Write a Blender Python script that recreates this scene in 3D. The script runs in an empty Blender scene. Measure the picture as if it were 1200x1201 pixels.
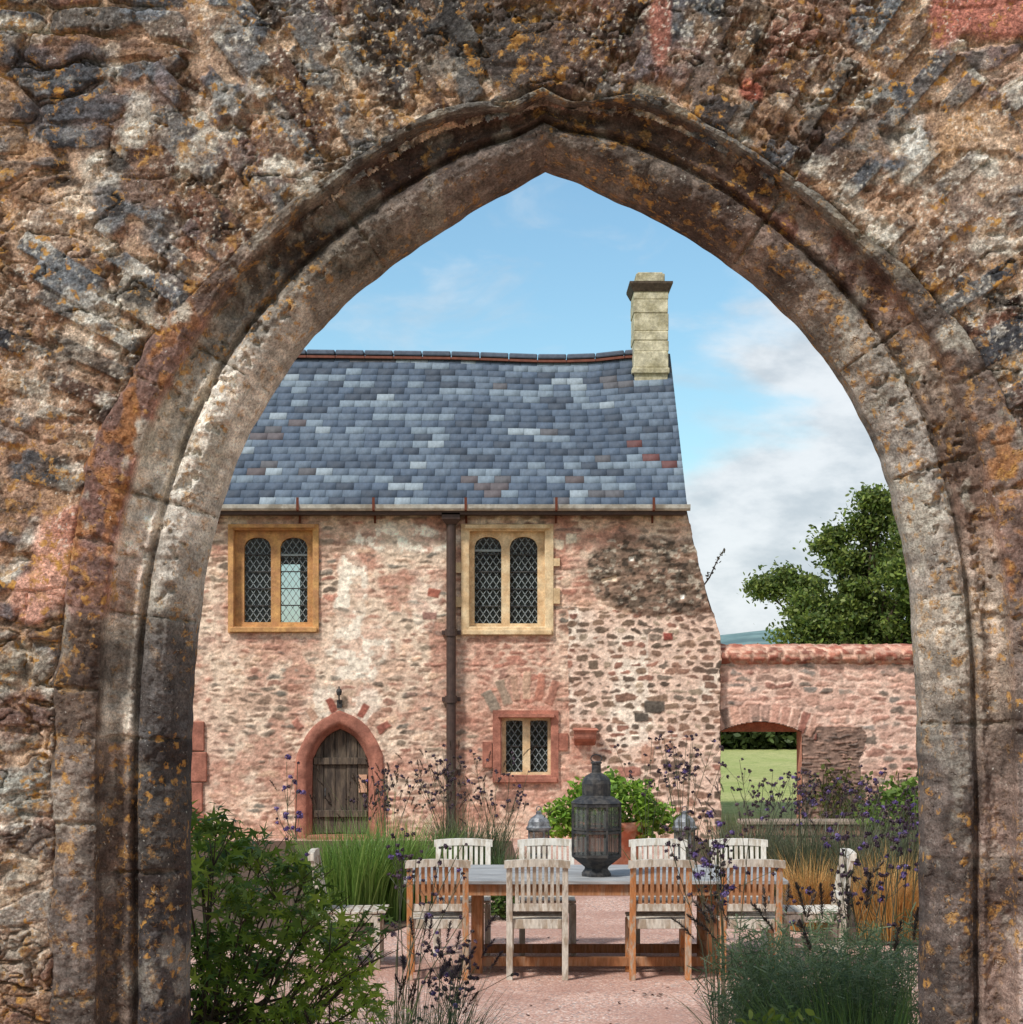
import bpy, bmesh, math, random
import numpy as np
from mathutils import Vector, Matrix, noise as mnoise
R = math.radians
scene = bpy.context.scene
COL = scene.collection
F, HC, HX, HY = 2320.0, 2.2, 600.0, 798.0       # focal length in photo pixels, eye height, horizon

def P(px, py, d):
    return Vector(((px-HX)*d/F, d, HC+(HY-py)*d/F))

def c3(r, g, b):
    f = lambda v: (v/255/12.92) if v/255 <= .04045 else ((v/255+.055)/1.055)**2.4
    return (f(r), f(g), f(b))
def c4(r, g, b): return c3(r, g, b)+(1,)
def carr(*cols): return np.array([c3(*c) for c in cols])

# ------------------------------------------------------------------ noise
def hsh(ix, iy, seed=0):
    a = (np.asarray(ix).astype(np.int64)*374761393 + np.asarray(iy).astype(np.int64)*668265263 + seed*974711) & 0xFFFFFFFF
    a = ((a ^ (a >> 13))*1274126177) & 0xFFFFFFFF
    a = ((a ^ (a >> 16))*2246822519) & 0xFFFFFFFF
    a = a ^ (a >> 15)
    return (a & 0xFFFFFF)/16777216.0
def vn(x, y, seed=0):
    ix = np.floor(x); iy = np.floor(y); fx = x-ix; fy = y-iy
    ux = fx*fx*fx*(fx*(fx*6-15)+10); uy = fy*fy*fy*(fy*(fy*6-15)+10)
    a = hsh(ix, iy, seed); b = hsh(ix+1, iy, seed); c = hsh(ix, iy+1, seed); d = hsh(ix+1, iy+1, seed)
    return (a+(b-a)*ux)*(1-uy)+(c+(d-c)*ux)*uy
def fbm(x, y, o=4, seed=0, g=.5):
    s = 0; a = 1; t = 0
    for k in range(o):
        s = s+a*vn(x*2**k+17.3*k, y*2**k-9.1*k, seed+k); t += a; a *= g
    return s/t            # 0..1 around .5
def sst(a, b, x):
    t = np.clip((x-a)/(b-a), 0, 1); return t*t*(3-2*t)
def mix(a, b, t):
    t = np.asarray(t)[..., None]; return a*(1-t)+b*t

def rubble(X, Z, w, h, seed, jit=.7, merge=.3, warp=.02, p=3.0, rel=False):
    """irregular coursed stones: id, distance to the joint (m)"""
    xx = X+warp*2*(fbm(X*5, Z*5, 3, seed+50)-.5)*2; zz = Z+warp*2*(fbm(X*4+31, Z*6+7, 3, seed+60)-.5)*2
    def cells():
        iz = np.floor(zz/h)
        for dy in (-1, 0, 1):
            cy = iz+dy; off = hsh(cy, cy*0+3, seed)*w
            wr = w*(.7+.8*hsh(cy, cy*0+5, seed))
            ix = np.floor((xx-off)/wr)
            for dx in (-2, -1, 0, 1, 2):
                cx = ix+dx
                sx = (cx+.5+jit*(hsh(cx, cy, seed+1)-.5))*wr+off
                sz = (cy+.5+jit*.7*(hsh(cx, cy, seed+2)-.5))*h
                d = (np.abs((xx-sx)*(h/w))**p+np.abs(zz-sz)**p)**(1/p)
                even = np.mod(cx, 2) == 0
                m = np.where(even & (hsh(cx, cy, seed+3) < merge), cx+1, cx)
                my = np.where((np.mod(cy, 2) == 0) & (hsh(m, cy*0, seed+4) < merge*.5), cy+1, cy)
                yield d, hsh(m, my, seed+9), xx-sx, zz-sz
    d1 = np.full(X.shape, 9.0); i1 = np.zeros(X.shape); ra = i1; rb = i1
    L = list(cells())
    for d, i, u, v in L:
        k = d < d1; d1 = np.where(k, d, d1); i1 = np.where(k, i, i1)
        if rel: ra = np.where(k, u, ra); rb = np.where(k, v, rb)
    d2 = np.full(X.shape, 9.0)
    for d, i, u, v in L:
        d2 = np.where((i != i1) & (d < d2), d, d2)
    return (i1, (d2-d1)*.5, ra, rb) if rel else (i1, (d2-d1)*.5)
def contrast(C, g, mean=None):
    l = np.maximum(C@np.array([.3, .59, .11]), 1e-4); m0 = mean or np.exp(np.log(l).mean()); return C*((l/m0)**(g-1))[..., None]
def desat(C, k, to=(1.04, 1.0, .93)):
    l = C@np.array([.3, .59, .11]); return C*(1-k)+l[..., None]*np.array(to)*k
def rnd(i, k): return np.mod(i*(7919.13+k*1313.7), 1.0)
def pick(i, k, pal):
    return pal[np.minimum((rnd(i, k)*len(pal)).astype(int), len(pal)-1)]

# ------------------------------------------------------------------ mesh helpers
def mesh_np(name, V, faces, mat, parent=None, col=None, smooth=False, loc=None):
    """faces: list of int arrays (M,k)"""
    me = bpy.data.meshes.new(name)
    V = np.asarray(V, dtype=np.float32)
    if not isinstance(faces, (list, tuple)): faces = [faces]
    faces = [np.asarray(f, dtype=np.int32) for f in faces if len(f)]
    me.vertices.add(len(V)); me.vertices.foreach_set('co', V.ravel())
    idx = np.concatenate([f.ravel() for f in faces])
    tot = np.concatenate([np.full(len(f), f.shape[1], dtype=np.int32) for f in faces])
    st = np.concatenate([[0], np.cumsum(tot)[:-1]]).astype(np.int32)
    me.loops.add(len(idx)); me.loops.foreach_set('vertex_index', idx)
    me.polygons.add(len(tot)); me.polygons.foreach_set('loop_start', st); me.polygons.foreach_set('loop_total', tot)
    me.update(calc_edges=True)
    if smooth: me.polygons.foreach_set('use_smooth', np.ones(len(tot), dtype=bool))
    if col is not None:
        ca = me.color_attributes.new('col', 'FLOAT_COLOR', 'POINT')
        rgba = np.ones((len(V), 4), dtype=np.float32); rgba[:, :3] = np.clip(col, 0, 1)
        ca.data.foreach_set('color', rgba.ravel())
    me.validate(); me.materials.append(mat)
    o = bpy.data.objects.new(name, me); COL.objects.link(o)
    if parent: o.parent = parent
    if loc is not None: o.location = loc
    return o

class MB:
    def __init__(s): s.v = []; s.f = []; s.c = []; s.cur = None
    def add(s, vs, fs):
        n = len(s.v); s.v += [tuple(v) for v in vs]; s.f += [tuple(i+n for i in f) for f in fs]
        s.c += [s.cur]*len(vs)
    def box(s, x0, x1, y0, y1, z0, z1):
        s.add([(x, y, z) for z in (z0, z1) for y in (y0, y1) for x in (x0, x1)],
              [(0, 2, 3, 1), (4, 5, 7, 6), (0, 1, 5, 4), (2, 6, 7, 3), (0, 4, 6, 2), (1, 3, 7, 5)])
    def bar(s, a, b, w, h, up=(0, 0, 1), w2=None, h2=None):
        a = Vector(a); b = Vector(b); t = (b-a).normalized(); u = Vector(up)
        x = t.cross(u); x = x.normalized() if x.length > 1e-4 else Vector((1, 0, 0)); y = x.cross(t).normalized()
        w2 = w if w2 is None else w2; h2 = h if h2 is None else h2
        vs = [a+x*sx*w/2+y*sy*h/2 for sx, sy in ((-1, -1), (1, -1), (1, 1), (-1, 1))]+[b+x*sx*w2/2+y*sy*h2/2 for sx, sy in ((-1, -1), (1, -1), (1, 1), (-1, 1))]
        s.add(vs, [(3, 2, 1, 0), (4, 5, 6, 7), (0, 1, 5, 4), (1, 2, 6, 5), (2, 3, 7, 6), (3, 0, 4, 7)])
    def tube(s, pts, rad, n=8, cap=True):
        pts = [Vector(p) for p in pts]
        if not hasattr(rad, '__len__'): rad = [rad]*len(pts)
        vs = []; ref = Vector((.31, .77, .55))
        for i, p in enumerate(pts):
            t = (pts[min(i+1, len(pts)-1)]-pts[max(i-1, 0)]).normalized()
            x = t.cross(ref).normalized(); y = t.cross(x)
            vs += [p+(x*math.cos(2*math.pi*k/n)+y*math.sin(2*math.pi*k/n))*rad[i] for k in range(n)]
        fs = [(i*n+k, i*n+(k+1) % n, (i+1)*n+(k+1) % n, (i+1)*n+k) for i in range(len(pts)-1) for k in range(n)]
        if cap: fs += [tuple(range(n))[::-1], tuple((len(pts)-1)*n+k for k in range(n))]
        s.add(vs, fs)
    def lathe(s, prof, n=16, c=(0, 0, 0), scallop=0, ph=0):
        vs = []
        for r, z in prof:
            for k in range(n):
                a = 2*math.pi*(k+ph)/n; rr = r*(1+scallop*(k % 2)); vs.append((c[0]+rr*math.cos(a), c[1]+rr*math.sin(a), c[2]+z))
        m = len(prof)
        fs = [(i*n+k, i*n+(k+1) % n, (i+1)*n+(k+1) % n, (i+1)*n+k) for i in range(m-1) for k in range(n)]
        fs += [tuple(range(n))[::-1], tuple((m-1)*n+k for k in range(n))]
        s.add(vs, fs)
    def build(s, name, mat, parent=None, smooth=False, bevel=0, loc=None):
        me = bpy.data.meshes.new(name); me.from_pydata(s.v, [], s.f); me.update()
        if any(c is not None for c in s.c):
            ca = me.color_attributes.new('col', 'FLOAT_COLOR', 'POINT')
            rgba = np.array([tuple(c or (1, 1, 1))[:3]+(1,) for c in s.c], dtype=np.float32); ca.data.foreach_set('color', rgba.ravel())
        me.materials.append(mat)
        o = bpy.data.objects.new(name, me); COL.objects.link(o)
        if smooth:
            for p in me.polygons: p.use_smooth = True
        if bevel:
            b = o.modifiers.new('Bevel', 'BEVEL'); b.width = bevel; b.segments = 2; b.limit_method = 'ANGLE'
        if parent: o.parent = parent
        if loc is not None: o.location = loc
        return o

def tag(o, label=None, cat=None, group=None, kind=None):
    if label: o['label'] = label
    if cat: o['category'] = cat
    if group: o['group'] = group
    if kind: o['kind'] = kind
    return o
def empty(name, loc=(0, 0, 0), rz=0, label=None, cat=None, group=None):
    o = bpy.data.objects.new(name, None); COL.objects.link(o); o.location = loc; o.rotation_euler = (0, 0, rz)
    o.empty_display_size = .2
    return tag(o, label, cat, group)
def copy_tree(o, parent=None):
    c = o.copy(); COL.objects.link(c)
    if parent is not None: c.parent = parent; c.matrix_parent_inverse = o.matrix_parent_inverse
    for ch in list(KIDS(o)): copy_tree(ch, c)
    return c
def KIDS(o): return [x for x in COL.objects if x.parent == o]

# ------------------------------------------------------------------ materials
def newmat(name):
    m = bpy.data.materials.new(name); m.use_nodes = True
    nt = m.node_tree; b = nt.nodes['Principled BSDF']; return m, nt, b
def nd(nt, typ, **kw):
    n = nt.nodes.new(typ)
    for k, v in kw.items():
        if k.startswith('i_'): n.inputs[k[2:].replace('_', ' ')].default_value = v
        else: setattr(n, k, v)
    return n
def noi(nt, vec, scale, detail=5, rough=.6, dist=0):
    n = nd(nt, 'ShaderNodeTexNoise'); n.inputs['Scale'].default_value = scale; n.inputs['Detail'].default_value = detail
    n.inputs['Roughness'].default_value = rough; n.inputs['Distortion'].default_value = dist
    if vec is not None: nt.links.new(vec, n.inputs['Vector'])
    return n.outputs['Fac']
def mrange(nt, v, a, b, c=0, d=1):
    n = nd(nt, 'ShaderNodeMapRange'); n.interpolation_type = 'SMOOTHSTEP'; nt.links.new(v, n.inputs['Value'])
    for k, x in zip(('From Min', 'From Max', 'To Min', 'To Max'), (a, b, c, d)): n.inputs[k].default_value = x
    return n.outputs['Result']
def mth(nt, op, a, b):
    n = nd(nt, 'ShaderNodeMath', operation=op)
    for i, x in enumerate((a, b)):
        if hasattr(x, 'links'): nt.links.new(x, n.inputs[i])
        else: n.inputs[i].default_value = x
    return n.outputs[0]
def mixc(nt, fac, a, b, mode='MIX'):
    n = nd(nt, 'ShaderNodeMix', data_type='RGBA', blend_type=mode)
    for i, x in ((0, fac), (6, a), (7, b)):
        if hasattr(x, 'links'): nt.links.new(x, n.inputs[i])
        else: n.inputs[i].default_value = x
    return n.outputs[2]
def coords(nt, kind='Object', scale=(1, 1, 1)):
    t = nd(nt, 'ShaderNodeTexCoord'); m = nd(nt, 'ShaderNodeMapping'); m.inputs['Scale'].default_value = scale
    nt.links.new(t.outputs[kind], m.inputs['Vector']); return m.outputs['Vector']
def bump(nt, b, h, strength=.5, dist=.01):
    n = nd(nt, 'ShaderNodeBump'); n.inputs['Strength'].default_value = strength; n.inputs['Distance'].default_value = dist
    nt.links.new(h, n.inputs['Height']); nt.links.new(n.outputs['Normal'], b.inputs['Normal'])
def attr(nt): return nd(nt, 'ShaderNodeAttribute', attribute_name='col').outputs['Color']
def valcol(nt, v, a, b):
    """grey colour from a value, mapped a..b, to multiply with"""
    r = mrange(nt, v, .3, .7, a, b); n = nd(nt, 'ShaderNodeCombineColor')
    for k in range(3): nt.links.new(r, n.inputs[k])
    return n.outputs[0]

def mat_stone(name, fine=70, amp=(.72, 1.28), bscale=90, bstr=.6, bdist=.006, speck=True, lichen=0, white=0, pit=0, rough=.95, base=None):
    m, nt, b = newmat(name); v = coords(nt)
    c = attr(nt) if base is None else None
    if base is not None: c = mixc(nt, mrange(nt, noi(nt, v, 5, 4), .35, .65), c4(*base[0]), c4(*base[1]))
    c = mixc(nt, 1, c, valcol(nt, noi(nt, v, fine, 6, .7), *amp), 'MULTIPLY')
    if speck: c = mixc(nt, 1, c, valcol(nt, noi(nt, v, fine*.22, 5, .65), .8, 1.2), 'MULTIPLY')
    if lichen:
        big = mrange(nt, noi(nt, v, 1.7, 3, .6), .36, .56)
        f = mth(nt, 'MULTIPLY', mrange(nt, noi(nt, v, 19, 6, .72, .3), .545, .62), big)
        f = mth(nt, 'MULTIPLY', f, lichen)
        lc = mixc(nt, mrange(nt, noi(nt, v, 60, 4, .7), .35, .65), c4(158, 110, 58), c4(218, 166, 92))
        c = mixc(nt, f, c, lc)
        g = nd(nt, 'ShaderNodeTexVoronoi'); g.inputs['Scale'].default_value = 19; g.inputs['Randomness'].default_value = 1
        w2 = noi(nt, v, 40, 4, .6)
        add = nd(nt, 'ShaderNodeVectorMath', operation='SCALE'); add.inputs['Scale'].default_value = .05
        cn = nd(nt, 'ShaderNodeTexNoise'); cn.inputs['Scale'].default_value = 45; nt.links.new(v, cn.inputs['Vector']); nt.links.new(cn.outputs['Color'], add.inputs[0])
        ad = nd(nt, 'ShaderNodeVectorMath', operation='ADD'); nt.links.new(v, ad.inputs[0]); nt.links.new(add.outputs[0], ad.inputs[1]); nt.links.new(ad.outputs[0], g.inputs['Vector'])
        sp = mth(nt, 'MULTIPLY', mrange(nt, g.outputs['Distance'], .34, .22), mrange(nt, noi(nt, v, 3.1, 3, .6), .48, .58))
        sp = mth(nt, 'MULTIPLY', sp, mrange(nt, w2, .38, .5))
        c = mixc(nt, mth(nt, 'MULTIPLY', sp, min(1, lichen*1.1)), c, mixc(nt, mrange(nt, w2, .35, .65), c4(156, 102, 50), c4(218, 164, 84)))
    if white:
        f = mth(nt, 'MULTIPLY', mrange(nt, noi(nt, v, 23, 6, .75, .2), .60, .68), mrange(nt, noi(nt, v, 2.3, 3, .6), .45, .6))
        c = mixc(nt, mth(nt, 'MULTIPLY', f, white), c, c4(196, 190, 176))
        g = mth(nt, 'MULTIPLY', mrange(nt, noi(nt, v, 55, 3, .6), .68, .72), white)
        c = mixc(nt, g, c, c4(205, 200, 188))
    nt.links.new(c, b.inputs['Base Color']); b.inputs['Roughness'].default_value = rough; b.inputs['Specular IOR Level'].default_value = .2
    h = mth(nt, 'ADD', noi(nt, v, bscale, 8, .7), mth(nt, 'MULTIPLY', noi(nt, v, bscale*.3, 6, .65), 2.0))
    if pit: h = mth(nt, 'SUBTRACT', h, mth(nt, 'MULTIPLY', mrange(nt, noi(nt, v, 38, 3, .5), .62, .7), pit))
    bump(nt, b, h, bstr, bdist); return m

def mat_plain(name, col, rough=.8, metal=0, nscale=20, amp=(.8, 1.2), bstr=.15, spec=.3, col2=None, n2=4, stretch=(1, 1, 1), useattr=False, n2r=(.42, .6)):
    m, nt, b = newmat(name); v = coords(nt, 'Object', stretch)
    c = attr(nt) if useattr else c4(*col)
    if col2: c = mixc(nt, mrange(nt, noi(nt, v, n2, 5, .65), *n2r), c, c4(*col2))
    k = noi(nt, v, nscale, 6, .65)
    c = mixc(nt, 1, c, valcol(nt, k, *amp), 'MULTIPLY')
    nt.links.new(c, b.inputs['Base Color']); b.inputs['Roughness'].default_value = rough; b.inputs['Metallic'].default_value = metal
    b.inputs['Specular IOR Level'].default_value = spec
    if bstr: bump(nt, b, k, bstr, .004)
    return m
def mat_leaf(name, trans=.35, rough=.5, spec=.25):
    m, nt, b = newmat(name); c = attr(nt); nt.links.new(c, b.inputs['Base Color']); b.inputs['Roughness'].default_value = rough
    b.inputs['Specular IOR Level'].default_value = spec
    t = nd(nt, 'ShaderNodeBsdfTranslucent'); hsv = nd(nt, 'ShaderNodeHueSaturation'); hsv.inputs['Value'].default_value = 1.6; hsv.inputs['Hue'].default_value = .485
    nt.links.new(c, hsv.inputs['Color']); nt.links.new(hsv.outputs[0], t.inputs['Color'])
    mx = nd(nt, 'ShaderNodeMixShader'); mx.inputs[0].default_value = trans
    nt.links.new(b.outputs[0], mx.inputs[1]); nt.links.new(t.outputs[0], mx.inputs[2]); nt.links.new(mx.outputs[0], nt.nodes['Material Output'].inputs['Surface'])
    return m

M = {}
M['gate'] = mat_stone('weathered_gate_stone', 130, (.50, 1.5), 150, 1.0, .008, True, .80, .85)
M['mould'] = mat_stone('weathered_moulding_stone', 120, (.56, 1.44), 140, .9, .007, True, .62, .6, pit=1.5)
M['house'] = mat_stone('house_rubble', 40, (.80, 1.2), 45, .35, .008, True)
M['gwall'] = mat_stone('garden_wall_rubble', 40, (.80, 1.2), 45, .35, .008, True)
M['ochre'] = mat_stone('ochre_dressed_stone', 30, (.85, 1.15), 60, .25, .005, base=((204, 156, 100), (176, 128, 88)))
M['cream'] = mat_stone('cream_dressed_stone', 30, (.88, 1.12), 60, .25, .005, base=((226, 200, 160), (208, 174, 132)))
M['red'] = mat_stone('red_sandstone', 40, (.78, 1.2), 60, .4, .007, base=((178, 118, 98), (150, 98, 82)))
M['chim'] = mat_stone('chimney_limestone', 24, (.72, 1.2), 40, .4, .01, base=((204, 194, 166), (166, 156, 126)))
M['slate'] = mat_plain('roof_slate', (90, 105, 125), .65, nscale=14, amp=(.84, 1.16), bstr=0, stretch=(1.6, .5, .5), spec=.35, useattr=True)
M['ridge'] = mat_plain('ridge_tile_clay', (120, 72, 58), .8, nscale=14)
M['ridgegrey'] = mat_plain('ridge_slate', (88, 95, 108), .7, nscale=14)
M['gutter'] = mat_plain('pale_gutter_paint', (196, 190, 178), .6, nscale=9, col2=(160, 150, 135), n2=3)
M['rust'] = mat_plain('rusty_iron', (105, 55, 38), .85, nscale=60)
M['pipe'] = mat_plain('dark_brown_iron', (72, 54, 47), .6, nscale=12, amp=(.75, 1.25), spec=.4)
M['iron'] = mat_plain('black_iron', (44, 44, 46), .6, nscale=40, spec=.4, col2=(70, 66, 62), n2=20)
M['lead'] = mat_plain('grey_lead_came', (140, 147, 146), .6, nscale=30, bstr=0)
M['zinc'] = mat_plain('zinc_sheet', (150, 150, 150), .5, metal=.3, nscale=25, col2=(105, 105, 108), n2=10)
M['door'] = mat_plain('weathered_oak', (100, 86, 72), .85, nscale=9, amp=(.6, 1.4), bstr=.5, col2=(70, 60, 52), n2=3, stretch=(6, 6, .7))
M['notice'] = mat_plain('buff_notice', (205, 160, 130), .8, nscale=20)
M['teak'] = mat_plain('orange_teak', (180, 126, 86), .8, nscale=10, amp=(.66, 1.25), bstr=.25, col2=(158, 132, 110), n2=5, stretch=(5, 5, .8), n2r=(.46, .70))
M['teakmix'] = mat_plain('half_weathered_teak', (186, 124, 76), .8, nscale=12, amp=(.75, 1.2), bstr=.25, col2=(176, 156, 134), n2=7, stretch=(4, 4, 1), n2r=(.48, .6))
M['silver'] = mat_plain('silvered_teak', (206, 197, 182), .85, nscale=14, amp=(.78, 1.15), bstr=.25, col2=(165, 148, 128), n2=6, stretch=(4, 4, 1))
M['pale'] = mat_plain('pale_sunlit_teak', (228, 222, 210), .85, nscale=14, amp=(.85, 1.1), bstr=.2, col2=(196, 184, 166), n2=5, stretch=(4, 4, 1))  # sunlight on the chairs is mixed into this pale colour
M['tabletop'] = mat_plain('grey_weathered_tabletop', (178, 177, 174), .65, nscale=20, amp=(.7, 1.2), bstr=.25, col2=(134, 132, 130), n2=5, stretch=(.6, 7, 5), spec=.5)
M['pot'] = mat_plain('terracotta', (190, 112, 84), .85, nscale=12, col2=(205, 150, 125), n2=5)
M['leaf'] = mat_leaf('leaf')
M['blade'] = mat_leaf('blade', .3, .45, .35)
M['dry'] = mat_leaf('dry_head', .1, .9, .1)
M['bark'] = mat_plain('bark', (85, 72, 60), .95, nscale=20, amp=(.6, 1.3), bstr=.6)
def mat_glass(name, tint, tr):
    m, nt, b = newmat(name); t = nd(nt, 'ShaderNodeBsdfTransparent'); t.inputs[0].default_value = tint
    b.inputs['Base Color'].default_value = (.045, .055, .052, 1); b.inputs['Roughness'].default_value = .12
    mx = nd(nt, 'ShaderNodeMixShader'); mx.inputs[0].default_value = tr
    v = coords(nt); bump(nt, b, noi(nt, v, 9, 2), .25, .02)
    nt.links.new(b.outputs[0], mx.inputs[1]); nt.links.new(t.outputs[0], mx.inputs[2]); nt.links.new(mx.outputs[0], nt.nodes['Material Output'].inputs['Surface']); return m
M['glass'] = mat_glass('old_window_glass', (.96, .95, 1, 1), .62)
M['lglass'] = mat_glass('smoky_lantern_glass', (.8, .82, .8, 1), .55)
M['lglass'].node_tree.nodes['Principled BSDF'].inputs['Base Color'].default_value = (.2, .21, .2, 1)
M['inside'] = mat_plain('inside_plaster', (120, 112, 104), .95)
# ================================================================== the stone gateway in front
DG = 6.5
SC = F/DG
def interp_closed(pts, step):
    """Catmull-Rom through 2-D points, resampled evenly"""
    p = np.array(pts, float); q = np.vstack([2*p[0]-p[1], p, 2*p[-1]-p[-2]]); out = []
    for i in range(1, len(q)-2):
        t = np.linspace(0, 1, 60, endpoint=False)[:, None]
        a, b, c, d = q[i-1], q[i], q[i+1], q[i+2]
        out.append(.5*((2*b)+(c-a)*t+(2*a-5*b+4*c-d)*t**2+(3*b-a-3*c+d)*t**3))
    out = np.vstack(out+[p[-1:]])
    s = np.concatenate([[0], np.cumsum(np.hypot(*np.diff(out, axis=0).T))])
    n = max(2, int(s[-1]/step)); u = np.linspace(0, s[-1], n)
    return np.stack([np.interp(u, s, out[:, 0]), np.interp(u, s, out[:, 1])], 1)
left_px = [(224, 1420), (224, 1300), (225, 1175), (225, 975), (224, 900), (227, 800), (230, 725), (239, 680), (247, 635), (259, 590), (275, 535), (300, 485), (322, 445),
           (377, 380), (417, 340), (465, 302), (510, 275), (560, 247), (605, 222), (640, 202)]
right_px = [(640, 202), (682, 219), (727, 234), (775, 255), (822, 287), (870, 320), (917, 357), (945, 385), (970, 418), (1002, 465), (1025, 507), (1042, 550), (1055, 605),
            (1063, 660), (1069, 700), (1072, 757), (1075, 830), (1076, 933), (1077, 1120), (1078, 1300), (1078, 1420)]
DT = 6.775
tow = lambda L: [((x-HX)*DT/F, HC+(HY-y)*DT/F) for x, y in L]
LW = tow(left_px); RW = tow(right_px)
LW[0] = (LW[0][0], -.1); RW[-1] = (RW[-1][0], -.1)
ST = .0045
Lc = interp_closed(LW, ST); Rc = interp_closed(RW, ST)
def smooth_line(c, k=125):
    for _ in range(2):
        e = np.vstack([2*c[0]-c[k//2:0:-1], c, 2*c[-1]-c[-2:-k//2-1:-1]]); c = np.stack([np.convolve(e[:, j], np.ones(k)/k, 'valid') for j in (0, 1)], 1)
    return c
Lc = smooth_line(Lc); Rc = smooth_line(Rc)
def normals(c, sgn):
    t = np.gradient(c, axis=0)
    for _ in range(3):      # smooth direction a little
        k = 21; t = np.stack([np.convolve(np.pad(t[:, j], k//2, mode='edge'), np.ones(k)/k, 'valid') for j in (0, 1)], 1)
    t /= np.linalg.norm(t, axis=1)[:, None]
    return np.stack([-t[:, 1], t[:, 0]], 1)
nL = normals(Lc, 1); nR = normals(Rc, 1)
mit = nL[-1]+nR[0]; mit = mit/ (mit@nL[-1])
NF = 45
tt = (np.arange(1, NF+1)/(NF+1))[:, None]
base = np.vstack([Lc, np.repeat(Lc[-1:], NF, 0), Rc[:1], np.repeat(Rc[:1], NF, 0), Rc[1:]])
nrm = np.vstack([nL, nL[-1]*(1-tt)+mit*tt, mit[None], mit*(1-tt)+nR[0]*tt, nR[1:]])
side = np.concatenate([np.zeros(len(Lc)+NF), np.ones(1+NF+len(Rc)-1)])
NU = len(base)
# profile across the ring: n outward (m), y depth behind the wall face
def profile(n):
    y = np.interp(n, [0, .02, .036, .05, .08, .11, .14, .160, .172, .180, .188, .20, .225, .25, .275, .290, .298, .306, .33, .42, .452, .462, .475, .50],
                     [.165, .140, .118, .094, .066, .054, .058, .076, .116, .120, .088, .074, .090, .094, .082, .066, .052, .006, -.006, -.008, -.004, .012, .035, .06])
    return y
sB = np.concatenate([-np.cumsum(np.hypot(*np.diff(Lc[::-1], axis=0).T))[::-1], [0], np.zeros(2*NF+1), np.cumsum(np.hypot(*np.diff(Rc, axis=0).T))])
sB = np.abs(sB); assert len(sB) == NU
shr = .90*(1-.29*np.exp(-(sB/.17)**2)); nrm = nrm*shr[:, None]
wb = .16+.84*sst(.6, 1.7, sB)
NS = np.concatenate([np.linspace(0, .05, 12), np.linspace(.055, .16, 24), np.linspace(.163, .19, 10), np.linspace(.194, .285, 20), np.linspace(.288, .310, 12), np.linspace(.317, .5, 38)])
NV = len(NS)
U, Nn = np.meshgrid(np.arange(NU), NS, indexing='ij')
# band edge wanders
ulen = np.concatenate([[0], np.cumsum(np.maximum(np.hypot(*np.diff(base+nrm*.25, axis=0).T), 1e-4))])
edge = .05*(fbm(ulen*4, ulen*0, 4, 11)-.5)*2
bw = np.clip((NS-.31)/.17, 0, 1)
NN_ = np.where(NS[None] > .31, .31+(NS[None]-.31)*wb[:, None], NS[None])+edge[:, None]*bw[None]*(.5+.5*wb[:, None])
NN_ = NN_*(1-.13*np.exp(-(sB[:, None]/.07)**2)*sst(.18, .33, NS)[None])
X = base[:, 0][:, None]+nrm[:, 0][:, None]*NN_
Z = base[:, 1][:, None]+nrm[:, 1][:, None]*NN_
Y = np.repeat(profile(NS)[None], NU, 0)
PXg = HX+X*F/DG; PYg = HY-(Z-HC)*F/DG
uu = np.repeat(ulen[:, None], NV, 1)
sd = np.repeat(side[:, None], NV, 1)
# joints between the moulded blocks: (side, photo y)
jl = [1290, 1025, 868, 722, 590, 430, 268]; jr = [265, 405, 545, 697, 850, 1010, 1290]
blk = np.zeros(NU)
joint = np.full(NU, 9.0); joint2 = np.full(NU, 9.0)
pyb = HY-(base[:, 1]+nrm[:, 1]*.12-HC)*F/DG
iL = np.arange(len(Lc)); cuts = []
for y in jl: cuts.append(int(np.argmin(np.abs(pyb[:len(Lc)]-y))))
cuts.append(len(Lc)+NF//2-18)
o0 = len(Lc)+2*NF+1
for y in jr: cuts.append(o0+int(np.argmin(np.abs(pyb[o0:]-y))))
cuts = sorted(set(cuts))
for k, cidx in enumerate(cuts):
    joint = np.minimum(joint, np.abs(ulen-ulen[cidx])+.009*hsh(cidx, 2, 3)*(k % 2)); blk[cidx:] = k+1
rng = np.random.RandomState(5)
c2 = []; p0 = .0
while p0 < ulen[-1]:
    p0 += rng.uniform(.28, .6); c2.append(p0)
blk2 = np.zeros(NU)
for k, u0 in enumerate(c2): joint2 = np.minimum(joint2, np.abs(ulen-u0)); blk2[ulen > u0] = k+1
jn = .006*(fbm(uu*9, Nn*30, 3, 3)-.5)*4
J1 = 1-sst(.002, .009, np.repeat(joint[:, None], NV, 1)+jn)
J2 = 1-sst(.003, .012, np.repeat(joint2[:, None], NV, 1)+jn)
inband = sst(.30, .315, Nn)
J = J1*(1-inband)+np.maximum(J2*.8, J1*.3)*inband
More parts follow.
